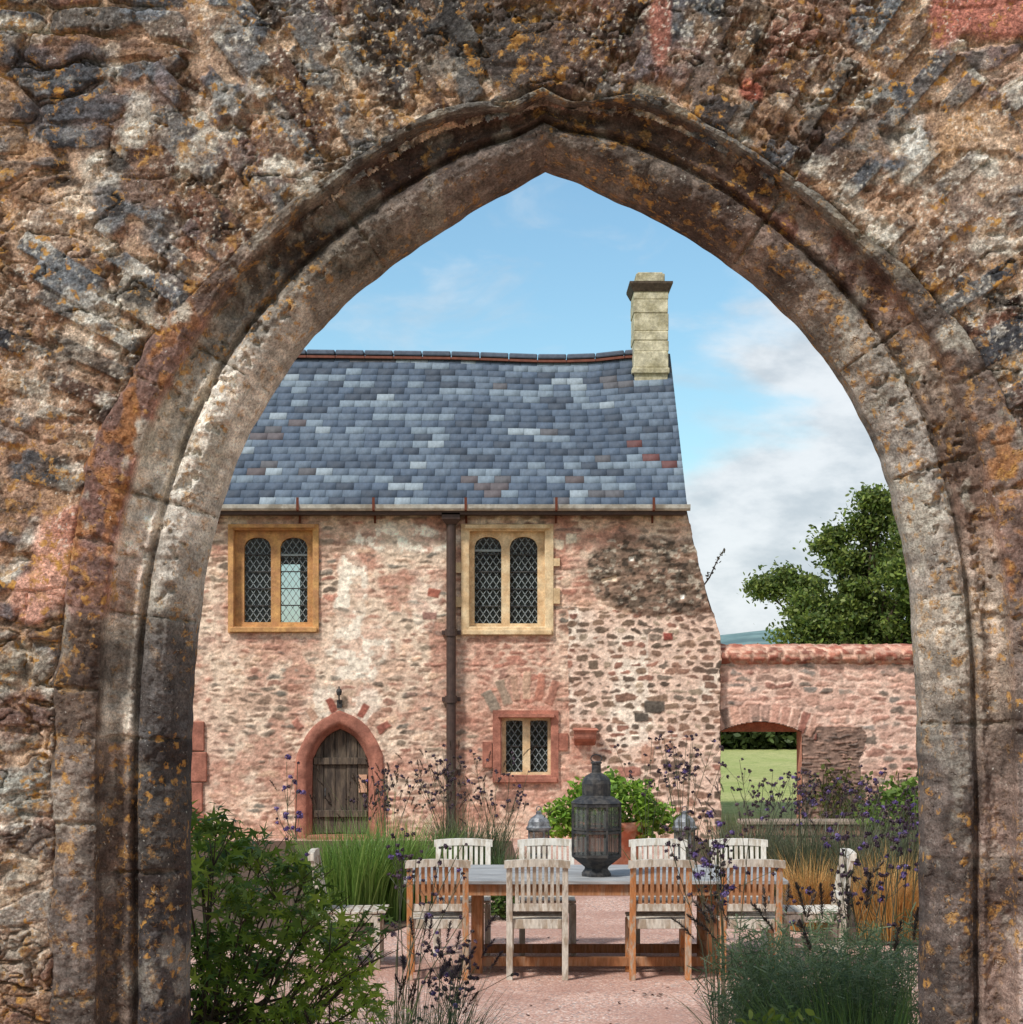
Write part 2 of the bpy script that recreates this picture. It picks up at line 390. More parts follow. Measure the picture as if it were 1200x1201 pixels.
# relief: block by block, erosion, pits
bl = np.repeat(blk[:, None], NV, 1)
soft = sst(0, .04, Nn)
er = (fbm(X*7, Z*7, 4, 21)-.5)*.030*(.35+.65*soft)+(fbm(X*30, Z*30, 4, 22)-.5)*.020+(fbm(X*90, Z*90, 3, 23)-.5)*.011
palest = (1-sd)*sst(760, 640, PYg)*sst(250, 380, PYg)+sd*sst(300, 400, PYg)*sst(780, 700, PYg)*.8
pits = sst(.62, .72, fbm(X*24, Z*24, 3, 31))*(.25+1.0*palest)*sst(.04, .06, Nn)*(1-inband)
chips = sst(.60, .70, fbm(X*5.5+3, Z*5.5, 3, 41))*np.exp(-((Nn-.30)/.03)**2)*.03
Y = Y-er+J*.02+pits*.018+chips*.8+(hsh(bl, bl*0, 4)-.5)*.008
# the worn arrises of the inner edge
wob = (fbm(X*9, Z*9, 3, 51)-.5)*.016*(1-sst(0, .06, Nn))
X = X+nrm[:, 0][:, None]*wob; Z = Z+nrm[:, 1][:, None]*wob
# colours of roll, hollow and outer band down each side (photo y : colours)
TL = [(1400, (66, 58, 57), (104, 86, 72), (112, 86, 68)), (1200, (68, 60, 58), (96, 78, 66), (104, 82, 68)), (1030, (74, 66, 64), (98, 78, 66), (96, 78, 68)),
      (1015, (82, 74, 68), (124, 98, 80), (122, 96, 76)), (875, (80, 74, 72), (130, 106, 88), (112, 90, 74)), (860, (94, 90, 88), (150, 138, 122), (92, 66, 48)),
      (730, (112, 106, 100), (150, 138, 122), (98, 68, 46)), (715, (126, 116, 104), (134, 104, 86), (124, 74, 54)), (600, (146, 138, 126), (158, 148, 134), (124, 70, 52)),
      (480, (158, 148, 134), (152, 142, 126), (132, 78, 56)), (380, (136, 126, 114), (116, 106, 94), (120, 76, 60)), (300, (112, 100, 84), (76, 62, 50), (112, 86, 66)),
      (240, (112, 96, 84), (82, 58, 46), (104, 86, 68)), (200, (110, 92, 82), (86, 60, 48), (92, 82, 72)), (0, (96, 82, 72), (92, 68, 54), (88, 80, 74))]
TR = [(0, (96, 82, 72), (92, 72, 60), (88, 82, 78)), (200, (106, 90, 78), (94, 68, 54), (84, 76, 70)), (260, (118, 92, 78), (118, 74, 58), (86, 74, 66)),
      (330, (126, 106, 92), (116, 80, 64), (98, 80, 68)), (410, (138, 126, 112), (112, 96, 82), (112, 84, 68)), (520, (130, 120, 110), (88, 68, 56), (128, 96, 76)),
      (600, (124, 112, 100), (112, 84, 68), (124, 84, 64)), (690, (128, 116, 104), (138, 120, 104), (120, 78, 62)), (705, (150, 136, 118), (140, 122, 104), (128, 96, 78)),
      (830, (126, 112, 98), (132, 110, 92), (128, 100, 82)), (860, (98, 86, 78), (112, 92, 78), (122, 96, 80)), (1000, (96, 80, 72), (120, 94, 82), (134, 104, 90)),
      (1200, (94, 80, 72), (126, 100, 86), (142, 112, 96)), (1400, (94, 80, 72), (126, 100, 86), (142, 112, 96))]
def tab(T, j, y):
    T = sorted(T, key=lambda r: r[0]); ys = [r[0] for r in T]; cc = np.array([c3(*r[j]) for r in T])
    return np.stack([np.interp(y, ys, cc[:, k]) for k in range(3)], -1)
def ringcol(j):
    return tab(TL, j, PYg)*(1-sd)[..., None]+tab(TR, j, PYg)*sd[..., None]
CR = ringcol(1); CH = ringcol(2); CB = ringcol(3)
wn = (fbm(X*14, Z*14, 3, 61)-.5)*.03
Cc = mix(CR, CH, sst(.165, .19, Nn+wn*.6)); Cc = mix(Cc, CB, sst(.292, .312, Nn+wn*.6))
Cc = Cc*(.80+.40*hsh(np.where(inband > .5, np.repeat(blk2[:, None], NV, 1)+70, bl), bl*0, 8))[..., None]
n1 = fbm(X*11, Z*11, 5, 71); n2 = fbm(X*38, Z*38, 4, 72)
st_ = fbm(Nn*45, uu*3.5, 4, 75)
Cc = Cc*(.50+1.0*n1)[..., None]*(.56+.88*n2)[..., None]*(.66+.68*st_)[..., None]
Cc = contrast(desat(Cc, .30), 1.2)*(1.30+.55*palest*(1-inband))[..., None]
Cc = mix(Cc, desat(Cc, .35), inband)
rust = inband*(1-sd)*sst(720, 640, PYg)*sst(300, 420, PYg)+inband*sd*sst(380, 480, PYg)*sst(760, 680, PYg)
Cc = mix(Cc, np.array(c3(178, 118, 62)), .55*rust*sst(.54, .64, fbm(X*16, Z*16, 5, 77)))
Cc = mix(Cc, np.array(c3(150, 138, 120)), .6*inband*sst(.54, .66, fbm(X*9+4, Z*9, 5, 78))*sst(420, 260, PYg))
Cc = mix(Cc, np.array(c3(150, 132, 110)), J*.35)
Cc = mix(Cc, np.array(c3(196, 188, 172)), .75*sst(.60, .68, fbm(X*8, Z*5, 5, 73))*(.35+.65*palest))
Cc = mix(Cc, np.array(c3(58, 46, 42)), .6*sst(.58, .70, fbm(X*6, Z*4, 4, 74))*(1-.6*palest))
# soffit and hidden rear reveal
ext_n = np.array([.0, .0, .0, .03, .25, .25]); ext_y = np.array([.30, .24, .19, .31, .33, .80])
order = [(.25, .80), (.25, .33), (.03, .31), (.0, .27), (.0, .22), (.0, .18)]
Vs = []; Cs = []
for n, y in order:
    w0 = wob[:, 0] if n == 0 else 0
    Vs.append(np.stack([base[:, 0]+nrm[:, 0]*(n+w0), np.full(NU, DG+y)+(fbm(ulen*8, ulen*0+y*40, 3, 81)-.5)*.01, base[:, 1]+nrm[:, 1]*(n+w0)], 1)); Cs.append(Cc[:, 2])
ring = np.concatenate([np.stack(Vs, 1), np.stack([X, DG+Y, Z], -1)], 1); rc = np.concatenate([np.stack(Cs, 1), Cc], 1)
W = ring.shape[1]
i, j = np.meshgrid(np.arange(NU-1), np.arange(W-1), indexing='ij'); a = (i*W+j).ravel()
gate = empty('stone_archway', (.1, DG+.4, 0), 0, 'weathered lichened stone gateway wall with a pointed moulded arch framing the courtyard', 'archway')
bpy.context.view_layer.update()
GI = gate.matrix_world.inverted()
def onto(o, root):
    o.parent = root; o.matrix_parent_inverse = Matrix.Translation(-root.location); return o
onto(mesh_np('arch_moulding', ring.reshape(-1, 3), np.stack([a, a+W, a+W+1, a+1], 1), M['mould'], None, rc.reshape(-1, 3), True), gate)

# ---- rubble face of the gateway wall
xs = np.concatenate([np.arange(-4.2, -3.1, .016), np.arange(-3.1, -1.9, .0085), np.arange(-1.9, 1.9, .0048), np.arange(1.9, 3.1, .0085), np.arange(3.1, 4.2, .016)])
zs = np.concatenate([np.arange(-.1, .92, .011), np.arange(.92, 4.56, .0048), np.arange(4.56, 5.3, .009)])
GX, GZ = np.meshgrid(xs, zs, indexing='ij')
cur = base[::9]; curn = nrm[::9]/np.linalg.norm(nrm[::9], axis=1)[:, None]; curl = ulen[::9]
dist = np.full(GX.shape, 99.0); uco = np.zeros(GX.shape); nz = np.zeros(GX.shape)
fx = GX.ravel(); fz = GZ.ravel(); D = np.full(len(fx), 99.0); Ui = np.zeros(len(fx), int)
for s in range(0, len(fx), 40000):
    dd = (fx[s:s+40000, None]-cur[None, :, 0])**2+(fz[s:s+40000, None]-cur[None, :, 1])**2
    k = dd.argmin(1); Ui[s:s+40000] = k; D[s:s+40000] = np.sqrt(dd[np.arange(len(k)), k])
dist = D.reshape(GX.shape); Ui = Ui.reshape(GX.shape)
ax = cur[len(cur)//2, 0]
apexx = Lc[-1, 0]
# inside the opening?
zl = np.interp(GX, np.concatenate([Lc[:, 0][::1]]), Lc[:, 1]) if False else None
inside = np.zeros(GX.shape, bool)
xl = np.interp(GZ, Lc[:, 1], Lc[:, 0]); xr = np.interp(GZ, Rc[::-1, 1], Rc[::-1, 0])
inside = (GX > xl) & (GX < xr) & (GZ < Lc[-1, 1])
be = ((.31+.15*wb)*shr)[::9][Ui]
keepv = (~inside) & (dist > be-.055)
uco = curl[Ui]; nz = curn[Ui, 1]
px = HX+GX*SC; py = HY-(GZ-HC)*SC
# two bonds: level courses, and long stones standing on the back of the arch
ang = np.arctan2(GX-apexx, GZ-(Lc[-1, 1]-2.0))
idA, eA, uA, vA = rubble(GX, GZ, .23, .092, 101, .8, .34, .026, 4.0, True)
idR, eR, uR, vR = rubble(dist*1.0, uco, .36, .085, 102, .75, .2, .016, 4.0, True)
wgt = (nz > .12) & (dist < .92+.25*(fbm(GX*3, GZ*3, 2, 5)-.5)) & (GZ > 2.75)
ids = np.where(wgt, idR+3, idA); e = np.where(wgt, eR, eA)
# joint where the two bonds meet
du = np.where(wgt, uR, uA); dv_ = np.where(wgt, vR, vA)
e = e+(fbm(GX*26, GZ*26, 4, 111)-.5)*.013+(fbm(GX*80, GZ*80, 2, 118)-.5)*.004
flush = sst(.40, .62, fbm(GX*2.6+9, GZ*2.6, 4, 112))          # where mortar was smeared over
stone = sst(.003+.008*flush, .008+.010*flush, e)
r1 = rnd(ids, 1); r2 = rnd(ids, 2)
rough = (fbm(GX*22, GZ*26, 5, 113, .6)-.5)*.014+(fbm(GX*75, GZ*75, 3, 114, .7)-.5)*.012
rdg = 1-np.abs(2*fbm(GX*5+3, GZ*11, 4, 119)-1); slit = sst(.955, .985, rdg)*sst(.45, .6, fbm(GX*2+8, GZ*2, 2, 120))
rough = rough-slit*.018
fac = (rnd(ids, 11)-.5)*.22*du+(rnd(ids, 12)-.5)*.34*dv_
lam = (fbm(GX*5, GZ*46, 3, 117)-.5)*.02*(r2 > .45)
hgt = stone*(.004+.010*r1+np.clip(e, 0, .02)*.10+fac*.7)+rough*(.55+.35*stone)+lam*stone*.7-.012*(1-flush)*(1-stone)
crack = .6*sst(.70, .76, fbm(GX*8, GZ*13, 3, 115))*(1-stone)*.03
hgt = hgt-crack
hgt = hgt-.020*(1-sst(.0, .0035, np.abs(e-.004-.004*flush)))*sst(.42, .55, fbm(GX*4, GZ*4, 3, 140))*(1-.5*flush)
hgt = hgt+(fbm(GX*1.3, GZ*1.3, 2, 116)-.5)*.03-.05*(1-sst(-.03, .012, dist-be))
GY = DG-hgt+.012
pal = carr((96, 100, 106), (70, 72, 78), (104, 108, 112), (88, 90, 94), (114, 112, 110), (128, 104, 88), (108, 82, 70), (136, 112, 94), (120, 92, 76), (140, 130, 116), (98, 88, 80), (150, 122, 98), (110, 106, 102), (126, 88, 72))
mor = carr((168, 136, 108), (156, 122, 98), (180, 152, 126), (150, 120, 92))
SCc = pick(ids, 5, pal)*(.8+.4*rnd(ids, 6))[..., None]
big = fbm(GX*1.9, GZ*1.9, 3, 121)
MC = mix(mix(mor[0], mor[1], sst(.35, .65, big)), mor[2], sst(.45, .7, fbm(GX*3.3, GZ*3.3, 3, 122)))
Cg = mix(MC*1.12, SCc, stone*(.97-.22*flush*(r2 > .5)))
ochre = sst(.40, .62, fbm(GX*2.2+4, GZ*2.2, 4, 123))
Cg = mix(Cg, np.array(c3(176, 132, 84)), .50*(.1+rnd(ids, 21))*ochre*sst(.44, .62, fbm(GX*16, GZ*16, 4, 124)))
Cg = mix(Cg, np.array(c3(150, 104, 86)), .45*(.1+1.2*rnd(ids, 22))*sst(.5, .66, fbm(GX*4.5+2, GZ*4.5+8, 4, 125)))
Cg = mix(Cg, np.array(c3(200, 192, 176)), .65*(.2+1.1*rnd(ids, 23))*sst(.56, .68, fbm(GX*9+2, GZ*9, 5, 126)))
Cg = mix(Cg, np.array(c3(46, 42, 42)), .6*(.2+1.1*rnd(ids, 24))*sst(.55, .68, fbm(GX*10, GZ*13+5, 5, 127)))
# patches that have a shape of their own: (photo x, y, rx, ry, colour, strength, flatten)
PATCH = [(1150, 20, 66, 26, (176, 106, 88), .95, 1), (1115, 12, 26, 40, (176, 106, 88), .9, 1), (775, 40, 14, 42, (160, 98, 80), .9, .6), (882, 104, 14, 11, (178, 96, 76), .9, .4),
         (62, 655, 26, 55, (200, 146, 122), .95, 1), (35, 700, 26, 30, (196, 142, 120), .9, 1), (84, 615, 22, 20, (178, 118, 96), .8, .6),
         (520, 40, 120, 60, (80, 76, 74), .6, 0), (640, 60, 90, 50, (86, 80, 76), .6, 0), (460, 50, 40, 60, (70, 66, 66), .6, 0),
         (90, 135, 62, 34, (88, 90, 98), .7, 0), (35, 70, 36, 18, (84, 86, 94), .7, 0), (100, 72, 30, 20, (86, 88, 96), .7, 0), (170, 12, 32, 12, (110, 116, 124), .8, 0),
         (1010, 160, 40, 22, (92, 92, 92), .6, 0), (175, 215, 34, 26, (134, 104, 86), .8, 0), (185, 270, 30, 22, (112, 112, 112), .7, 0), (1075, 170, 12, 40, (190, 186, 176), .6, 0),
         (20, 930, 34, 30, (156, 154, 142), .8, 0), (20, 780, 40, 30, (150, 138, 118), .6, 0), (30, 1060, 40, 80, (176, 164, 144), .5, 0), (25, 840, 34, 28, (132, 96, 80), .7, 0), (30, 985, 40, 18, (96, 82, 76), .8, 0),
         (1180, 1100, 40, 90, (170, 128, 108), .6, .3), (1185, 960, 30, 60, (160, 128, 112), .5, 0), (1185, 700, 40, 110, (130, 84, 64), .5, 0), (1150, 240, 60, 50, (150, 140, 128), .4, 0)]
fl = np.zeros(GX.shape)
for (cx, cy, rx, ry, cc, st, fla) in PATCH:
    q = ((px-cx)/rx)**2+((py-cy)/ry)**2
    m_ = sst(1.25, .75, np.sqrt(q)+(fbm(GX*12, GZ*12, 3, 130)-.5)*.9)*st
    Cg = mix(Cg, np.array(c3(*cc)), m_); fl = np.maximum(fl, m_*fla)
GY = GY*(1-fl*.8)+(DG-.004)*fl*.8
n2 = fbm(GX*42, GZ*42, 4, 131)
n4 = hsh(np.round(GX*400), np.round(GZ*400), 132); n5 = fbm(GX*95, GZ*95, 2, 133)
Cg = Cg*(.64+.72*n2)[..., None]*(.80+.40*n4)[..., None]*(.62+.76*n5)[..., None]
Cg = mix(Cg, np.array(c3(200, 192, 176)), .7*sst(.70, .76, n5)*sst(.4, .6, fbm(GX*3, GZ*3, 3, 134)))
Cg = contrast(desat(Cg, .13), 1.22)*1.13
nx, nzv = GX.shape
i, j = np.meshgrid(np.arange(nx-1), np.arange(nzv-1), indexing='ij'); a = (i*nzv+j)
ok = keepv[:-1, :-1] & keepv[1:, :-1] & keepv[1:, 1:] & keepv[:-1, 1:]
a = a[ok]; q = np.stack([a, a+nzv, a+nzv+1, a+1], 1)
used = np.unique(q); remap = np.full(GX.size, -1); remap[used] = np.arange(len(used))
onto(mesh_np('rubble_face', np.stack([GX, GY, GZ], -1).reshape(-1, 3)[used], remap[q], M['gate'], None, Cg.reshape(-1, 3)[used], True), gate)
# back face, ends and top of the wall
bx = np.arange(-4.2, 4.21, .05); bz = np.arange(-.1, 5.31, .05)
BX, BZ = np.meshgrid(bx, bz, indexing='ij')
dB = np.min(np.hypot(BX[..., None]-cur[None, None, ::6, 0], BZ[..., None]-cur[None, None, ::6, 1]), -1)
xl = np.interp(BZ, Lc[:, 1], Lc[:, 0]); xr = np.interp(BZ, Rc[::-1, 1], Rc[::-1, 0])
inb = ((BX > xl) & (BX < xr) & (BZ < Lc[-1, 1])) | (dB < .22)
idB, eB = rubble(BX, BZ, .24, .10, 141); CBk = mix(MC.mean((0, 1)), pick(idB, 5, pal), sst(.004, .02, eB))
n_ = len(bz); i, j = np.meshgrid(np.arange(len(bx)-1), np.arange(n_-1), indexing='ij'); a = i*n_+j
ok = ~(inb[:-1, :-1] | inb[1:, :-1] | inb[1:, 1:] | inb[:-1, 1:]); a = a[ok]
BV = np.stack([BX, np.full(BX.shape, DG+.78), BZ], -1).reshape(-1, 3)
onto(mesh_np('rear_face', BV, np.stack([a, a+1, a+n_+1, a+n_], 1), M['gate'], None, CBk.reshape(-1, 3)), gate)
mb = MB(); mb.cur = c3(130, 112, 94)
for x0, x1 in ((-4.26, -4.2), (4.17, 4.23)): mb.box(x0, x1, DG-.02, DG+.8, -.1, 5.3)
mb.box(-4.3, 4.3, DG-.06, DG+.84, 5.28, 5.38)
onto(mb.build('wall_coping', M['gate']), gate)
# ================================================================== the house
DH = 27.5; SH = F/DH
hx = lambda px: (px-HX)/SH
hz = lambda py: HC+(HY-py)/SH
XL, XR = hx(90), hx(845)
house = empty('stone_house', (hx(530), DH+2.7, 0), 0, 'two storey pink rubble stone house with a blue slate roof and leaded windows', 'house')
def H(o): return onto(o, house)
ZE = hz(600)            # eaves
RAKE = np.array([(hz(596), hx(805)), (hz(630), hx(812)), (hz(665), hx(820)), (hz(700), hx(830)), (hz(725), hx(838)), (hz(748), hx(845)), (-.2, hx(845))])[::-1]
def xright(z): return np.interp(z, RAKE[:, 0], RAKE[:, 1])
ZT = hz(596)+.10
xs = np.arange(XL, XR+.02, .0135); zs = np.arange(-.2, ZT, .0135)
GX, GZ = np.meshgrid(xs, zs, indexing='ij')
lim = xright(GZ)+(fbm(GZ*9, GZ*0, 3, 201)-.5)*.05
over = GX > lim
GXc = np.minimum(GX, lim)
px = HX+GX*SH; py = HY-(GZ-HC)*SH
def blob(cx, cy, rx, ry, soft=.16, ns=4., seed=210, amp=.8):
    q = np.sqrt(((px-cx)/rx)**2+((py-cy)/ry)**2)+(fbm(GX*ns, GZ*ns, 4, seed)-.5)*amp
    return sst(1+soft, 1-soft, q)
idA, eA = rubble(GX, GZ, .23, .085, 211, .75, .3, .025)
idB, eB = rubble(GX, GZ, .19, .095, 212, .8, .2, .02)      # the rebuilt buttress with wide pale joints
bw_ = (px > 667+6*(fbm(GZ*4, GZ*0, 3, 213)-.5)) & (py > 716+14*(fbm(GX*3, GX*0, 2, 214)-.5)) & ~((px < 694) & (py > 868))
ids = np.where(bw_, idB+5, idA); e = np.where(bw_, eB, eA)
e = e+(fbm(GX*14, GZ*14, 4, 215)-.5)*.03
flush = sst(.38, .62, fbm(GX*1.5, GZ*1.5, 3, 216))
cream = np.maximum.reduce([blob(412, 690, 17, 50, seed=221), blob(475, 632, 62, 17, seed=222), blob(418, 765, 38, 34, seed=223)*.9, blob(402, 830, 42, 26, seed=224)*.7, blob(500, 700, 20, 40, seed=225)*.4])
stone = sst(.004+.006*flush, .022+.012*flush, e)
stone = np.where(bw_, sst(.010, .020, e+(rnd(ids, 9)-.6)*.016), stone)
dark = np.maximum(blob(762, 666, 80, 38, .12, 4, 231, .40), blob(782, 690, 82, 30, .12, 4, 232, .40))
redz = np.maximum.reduce([blob(600, 800, 66, 66, .35, 3, 241), blob(600, 940, 70, 40, .4, 3, 242)*.8, blob(680, 900, 26, 60, .3, 3, 243), blob(660, 640, 24, 50, .4, 3, 244)*.6, blob(300, 752, 60, 16, .4, 4, 245)*.7,
                          blob(245, 880, 16, 60, .4, 4, 246)*.7, blob(820, 730, 20, 60, .4, 4, 247)*.5, blob(400, 985, 120, 22, .4, 3, 248)*.6, blob(800, 900, 50, 50, .4, 3, 249)*.35, blob(480, 960, 60, 40, .4, 3, 250)*.5])
pA = carr((186, 146, 120), (156, 134, 112), (188, 128, 104), (140, 120, 102), (206, 166, 134), (170, 122, 98), (138, 128, 114), (212, 172, 140), (190, 150, 126), (164, 128, 104))
pB = carr((146, 116, 92), (128, 106, 86), (160, 122, 98), (172, 116, 94), (142, 122, 104), (176, 152, 126), (120, 100, 84), (154, 112, 90))
SCo = np.where(bw_[..., None], pick(ids, 4, pB), pick(ids, 4, pA))*(.78+.44*rnd(ids, 6))[..., None]
MCo = mix(np.array(c3(218, 178, 150)), np.array(c3(206, 154, 128)), sst(.42, .6, fbm(GX*2.1, GZ*2.1, 3, 251)))
MCo = mix(MCo, np.array(c3(226, 196, 168)), sst(.45, .62, fbm(GX*3.1+5, GZ*3.1, 4, 252)))
MCo = np.where(bw_[..., None], mix(np.array(c3(228, 206, 184)), np.array(c3(222, 186, 162)), sst(.45, .65, fbm(GX*1.8, GZ*1.8, 3, 253)+.25*(px > 760))), MCo)
Ch = mix(MCo, SCo, stone*np.where(bw_, .97, .97-.12*flush))
# smears of wash over the stones
sm = sst(.50, .66, fbm(GX*5, GZ*8, 5, 254))
Ch = mix(Ch, np.array(c3(222, 186, 160)), sm*.28*(~bw_))
Ch = mix(Ch, np.array(c3(198, 122, 98)), .32*sst(.56, .68, fbm(GX*3+9, GZ*5, 4, 255))*(1-bw_*.85))
Ch = mix(Ch, mix(np.array(c3(196, 116, 92)), np.array(c3(206, 142, 118)), fbm(GX*6, GZ*9, 4, 256)), redz*(.32+.25*stone)*(1-.5*bw_))
Ch = mix(Ch, np.array(c3(236, 220, 198)), cream*(.20+.70*sst(.46, .52, fbm(GX*6, GZ*7, 5, 257))))
Ch = mix(Ch, mix(np.array(c3(118, 98, 80)), np.array(c3(152, 118, 96)), sst(.35, .65, fbm(GX*9, GZ*12, 4, 258))), dark*(.86))
Ch = mix(Ch, np.array(c3(196, 182, 160)), dark*.6*sst(.62, .68, fbm(GX*10, GZ*14, 4, 259)))
Ch = mix(Ch, np.array(c3(70, 62, 54)), dark*.7*sst(.56, .66, fbm(GX*12+4, GZ*16, 4, 260)))
grey = blob(290, 840, 50, 50, .5, 3, 261)*.6
Ch = mix(Ch, np.array(c3(134, 116, 98)), grey*stone*.7)
Ch = mix(Ch, np.array(c3(122, 84, 68)), .6*sst(12, 0, py-600+10*(fbm(GX*8, GZ*8, 3, 262)-.5))*(py > 590))     # shade under the gutter, painted along the wall head
hgt = stone*(.004+.008*rnd(ids, 1)*np.where(bw_, .7, 1))+(fbm(GX*16, GZ*22, 5, 263)-.5)*.008+(fbm(GX*36, GZ*50, 3, 264)-.5)*.012
hgt = hgt*(1-.6*cream)+.012*cream+dark*(.03+(fbm(GX*7, GZ*10, 4, 265)-.5)*.05)
# red stones turned round the door head, a corbel bed, odd single stones
def chip(cx, cy, w, h, rot, cc, st=1, up=.012):
    global Ch, hgt
    a = math.radians(rot); u = (px-cx)*math.cos(a)+(py-cy)*math.sin(a); v = -(px-cx)*math.sin(a)+(py-cy)*math.cos(a)
    u = u+(fbm(GX*9, GZ*9, 2, 270)-.5)*3; v = v+(fbm(GX*9+4, GZ*9, 2, 271)-.5)*3
    m_ = sst(.8, -.8, np.abs(u)-w/2)*sst(.8, -.8, np.abs(v)-h/2)*st
    Ch = mix(Ch, np.array(c3(*cc)), m_); hgt = hgt*(1-m_)+m_*(up+(fbm(GX*30, GZ*30, 3, 272)-.5)*.012)
for t in [(389, 827, 9, 17, -28, (172, 94, 74)), (426, 834, 8, 17, 28, (176, 100, 80)), (349, 849, 13, 8, 50, (186, 120, 98)), (450, 853, 17, 9, -32, (176, 104, 84)), (509, 695, 14, 10, 10, (188, 108, 84)),
          (366, 838, 8, 15, -40, (196, 150, 122)), (404, 822, 7, 14, 4, (190, 158, 130)), (438, 843, 8, 14, 40, (198, 150, 124)), (504, 722, 16, 9, 0, (176, 128, 112)),
          (591, 812, 10, 30, -20, (176, 148, 124)), (604, 806, 9, 30, -8, (196, 150, 122)), (618, 804, 9, 32, 0, (202, 160, 130)), (634, 806, 9, 32, 9, (196, 126, 100)), (648, 812, 9, 30, 18, (186, 124, 100)), (576, 822, 12, 26, -30, (160, 140, 120)),
          (655, 638, 13, 11, 10, (222, 198, 168)), (670, 632, 13, 11, 0, (224, 204, 176)), (664, 682, 11, 9, 0, (214, 178, 148)), (768, 829, 24, 13, 0, (112, 100, 88)), (752, 841, 16, 10, 0, (110, 98, 86)), (784, 747, 10, 9, 0, (176, 84, 68)),
          (740, 655, 6, 5, 0, (226, 220, 208)), (800, 700, 6, 4, 0, (222, 214, 200)), (714, 680, 18, 5, -8, (216, 190, 160)), (738, 905, 26, 12, 0, (182, 122, 102)), (600, 942, 16, 12, 0, (170, 126, 104)), (760, 885, 14, 20, 5, (190, 140, 114))]:
    chip(*t)
Ch = desat(Ch*(.66+.68*fbm(GX*26, GZ*30, 4, 273))[..., None], .15)*.97
Ch = contrast(Ch, 1.28)
# openings
HOLES = [(274, 368, 621, 736), (550, 640, 622, 736), (588, 647, 841, 910)]
hole = np.zeros(GX.shape, bool)
for x0, x1, y0, y1 in HOLES: hole |= (px > x0) & (px < x1) & (py > y0) & (py < y1)
hole |= (px > 357) & (px < 441) & (py > 900) & (py < 1010)
hole |= (((px-399)/41)**2+((py-903)/57)**2 < 1) & (py < 904)
GYh = DH-hgt
nz_ = len(zs); i, j = np.meshgrid(np.arange(len(xs)-1), np.arange(nz_-1), indexing='ij'); a = i*nz_+j
bad = hole[:-1, :-1] & hole[1:, :-1] & hole[1:, 1:] & hole[:-1, 1:] | (over[:-1, :-1] & over[1:, :-1] & over[1:, 1:] & over[:-1, 1:])
a = a[~bad]; q = np.stack([a, a+nz_, a+nz_+1, a+1], 1)
used = np.unique(q); remap = np.full(GX.size, -1); remap[used] = np.arange(len(used))
V1 = np.stack([GXc, GYh, GZ], -1).reshape(-1, 3)[used]; C1 = Ch.reshape(-1, 3)[used]; Q1 = remap[q]
# the raked end, the gables and the back wall
DB = DH+5.4; nV = len(V1); ex = []; ec = []; ef = []
rz = np.arange(-.2, ZT, .06); rx = xright(rz)
yy = np.linspace(DH-.01, DB, 50)
ry_, rzz = np.meshgrid(yy, rz, indexing='ij')
idE, eE = rubble(ry_, rzz, .26, .11, 281); cE = mix(np.array(c3(216, 172, 146)), pick(idE, 4, pA), sst(.005, .03, eE))
ex.append(np.stack([np.repeat(rx[None], 50, 0), ry_, rzz], -1).reshape(-1, 3)); ec.append(cE.reshape(-1, 3))
i, j = np.meshgrid(np.arange(49), np.arange(len(rz)-1), indexing='ij'); a = (i*len(rz)+j).ravel(); k = len(rz)
ef.append(nV+np.stack([a, a+k, a+k+1, a+1], 1))
off = nV+len(ex[0])
def quadpatch(pts):
    global off
    ex.append(np.array(pts, float)); ec.append(np.repeat(np.array([c3(196, 152, 126)]), len(pts), 0)); r = np.array([[off+t for t in range(len(pts))]]); off += len(pts); return r
RG = 2.7; ZR = 7.16
tri = []
for xx in (hx(801), XL+.02):
    tri.append(quadpatch([(xx, DH, ZT-.02), (xx, DB, ZT-.02), (xx, DH+RG, ZR-.05)]))
ef.append(quadpatch([(XL+.01, DH, -.2), (XL+.01, DB, -.2), (XL+.01, DB, ZT), (XL+.01, DH, ZT)]))
# back wall with one tall window through which the sky shows
bxa, bxb = P(329, 700, DB).x, P(352, 700, DB).x; bza, bzb = P(340, 742, DB).z, P(340, 662, DB).z
for x0, x1, z0, z1 in ((XL, bxa, -.2, ZT), (bxb, XR, -.2, ZT), (bxa, bxb, -.2, bza), (bxa, bxb, bzb, ZT)):
    ef.append(quadpatch([(x1, DB, z0), (x0, DB, z0), (x0, DB, z1), (x1, DB, z1)]))
H(mesh_np('wall', np.vstack([V1]+ex), [Q1]+ef+tri, M['house'], None, np.vstack([C1]+ec), True))
mb = MB(); mb.box(XL+.1, hx(800), DH+.35, DB-.1, hz(775), hz(770)); H(mb.build('upper_floor', M['inside']))

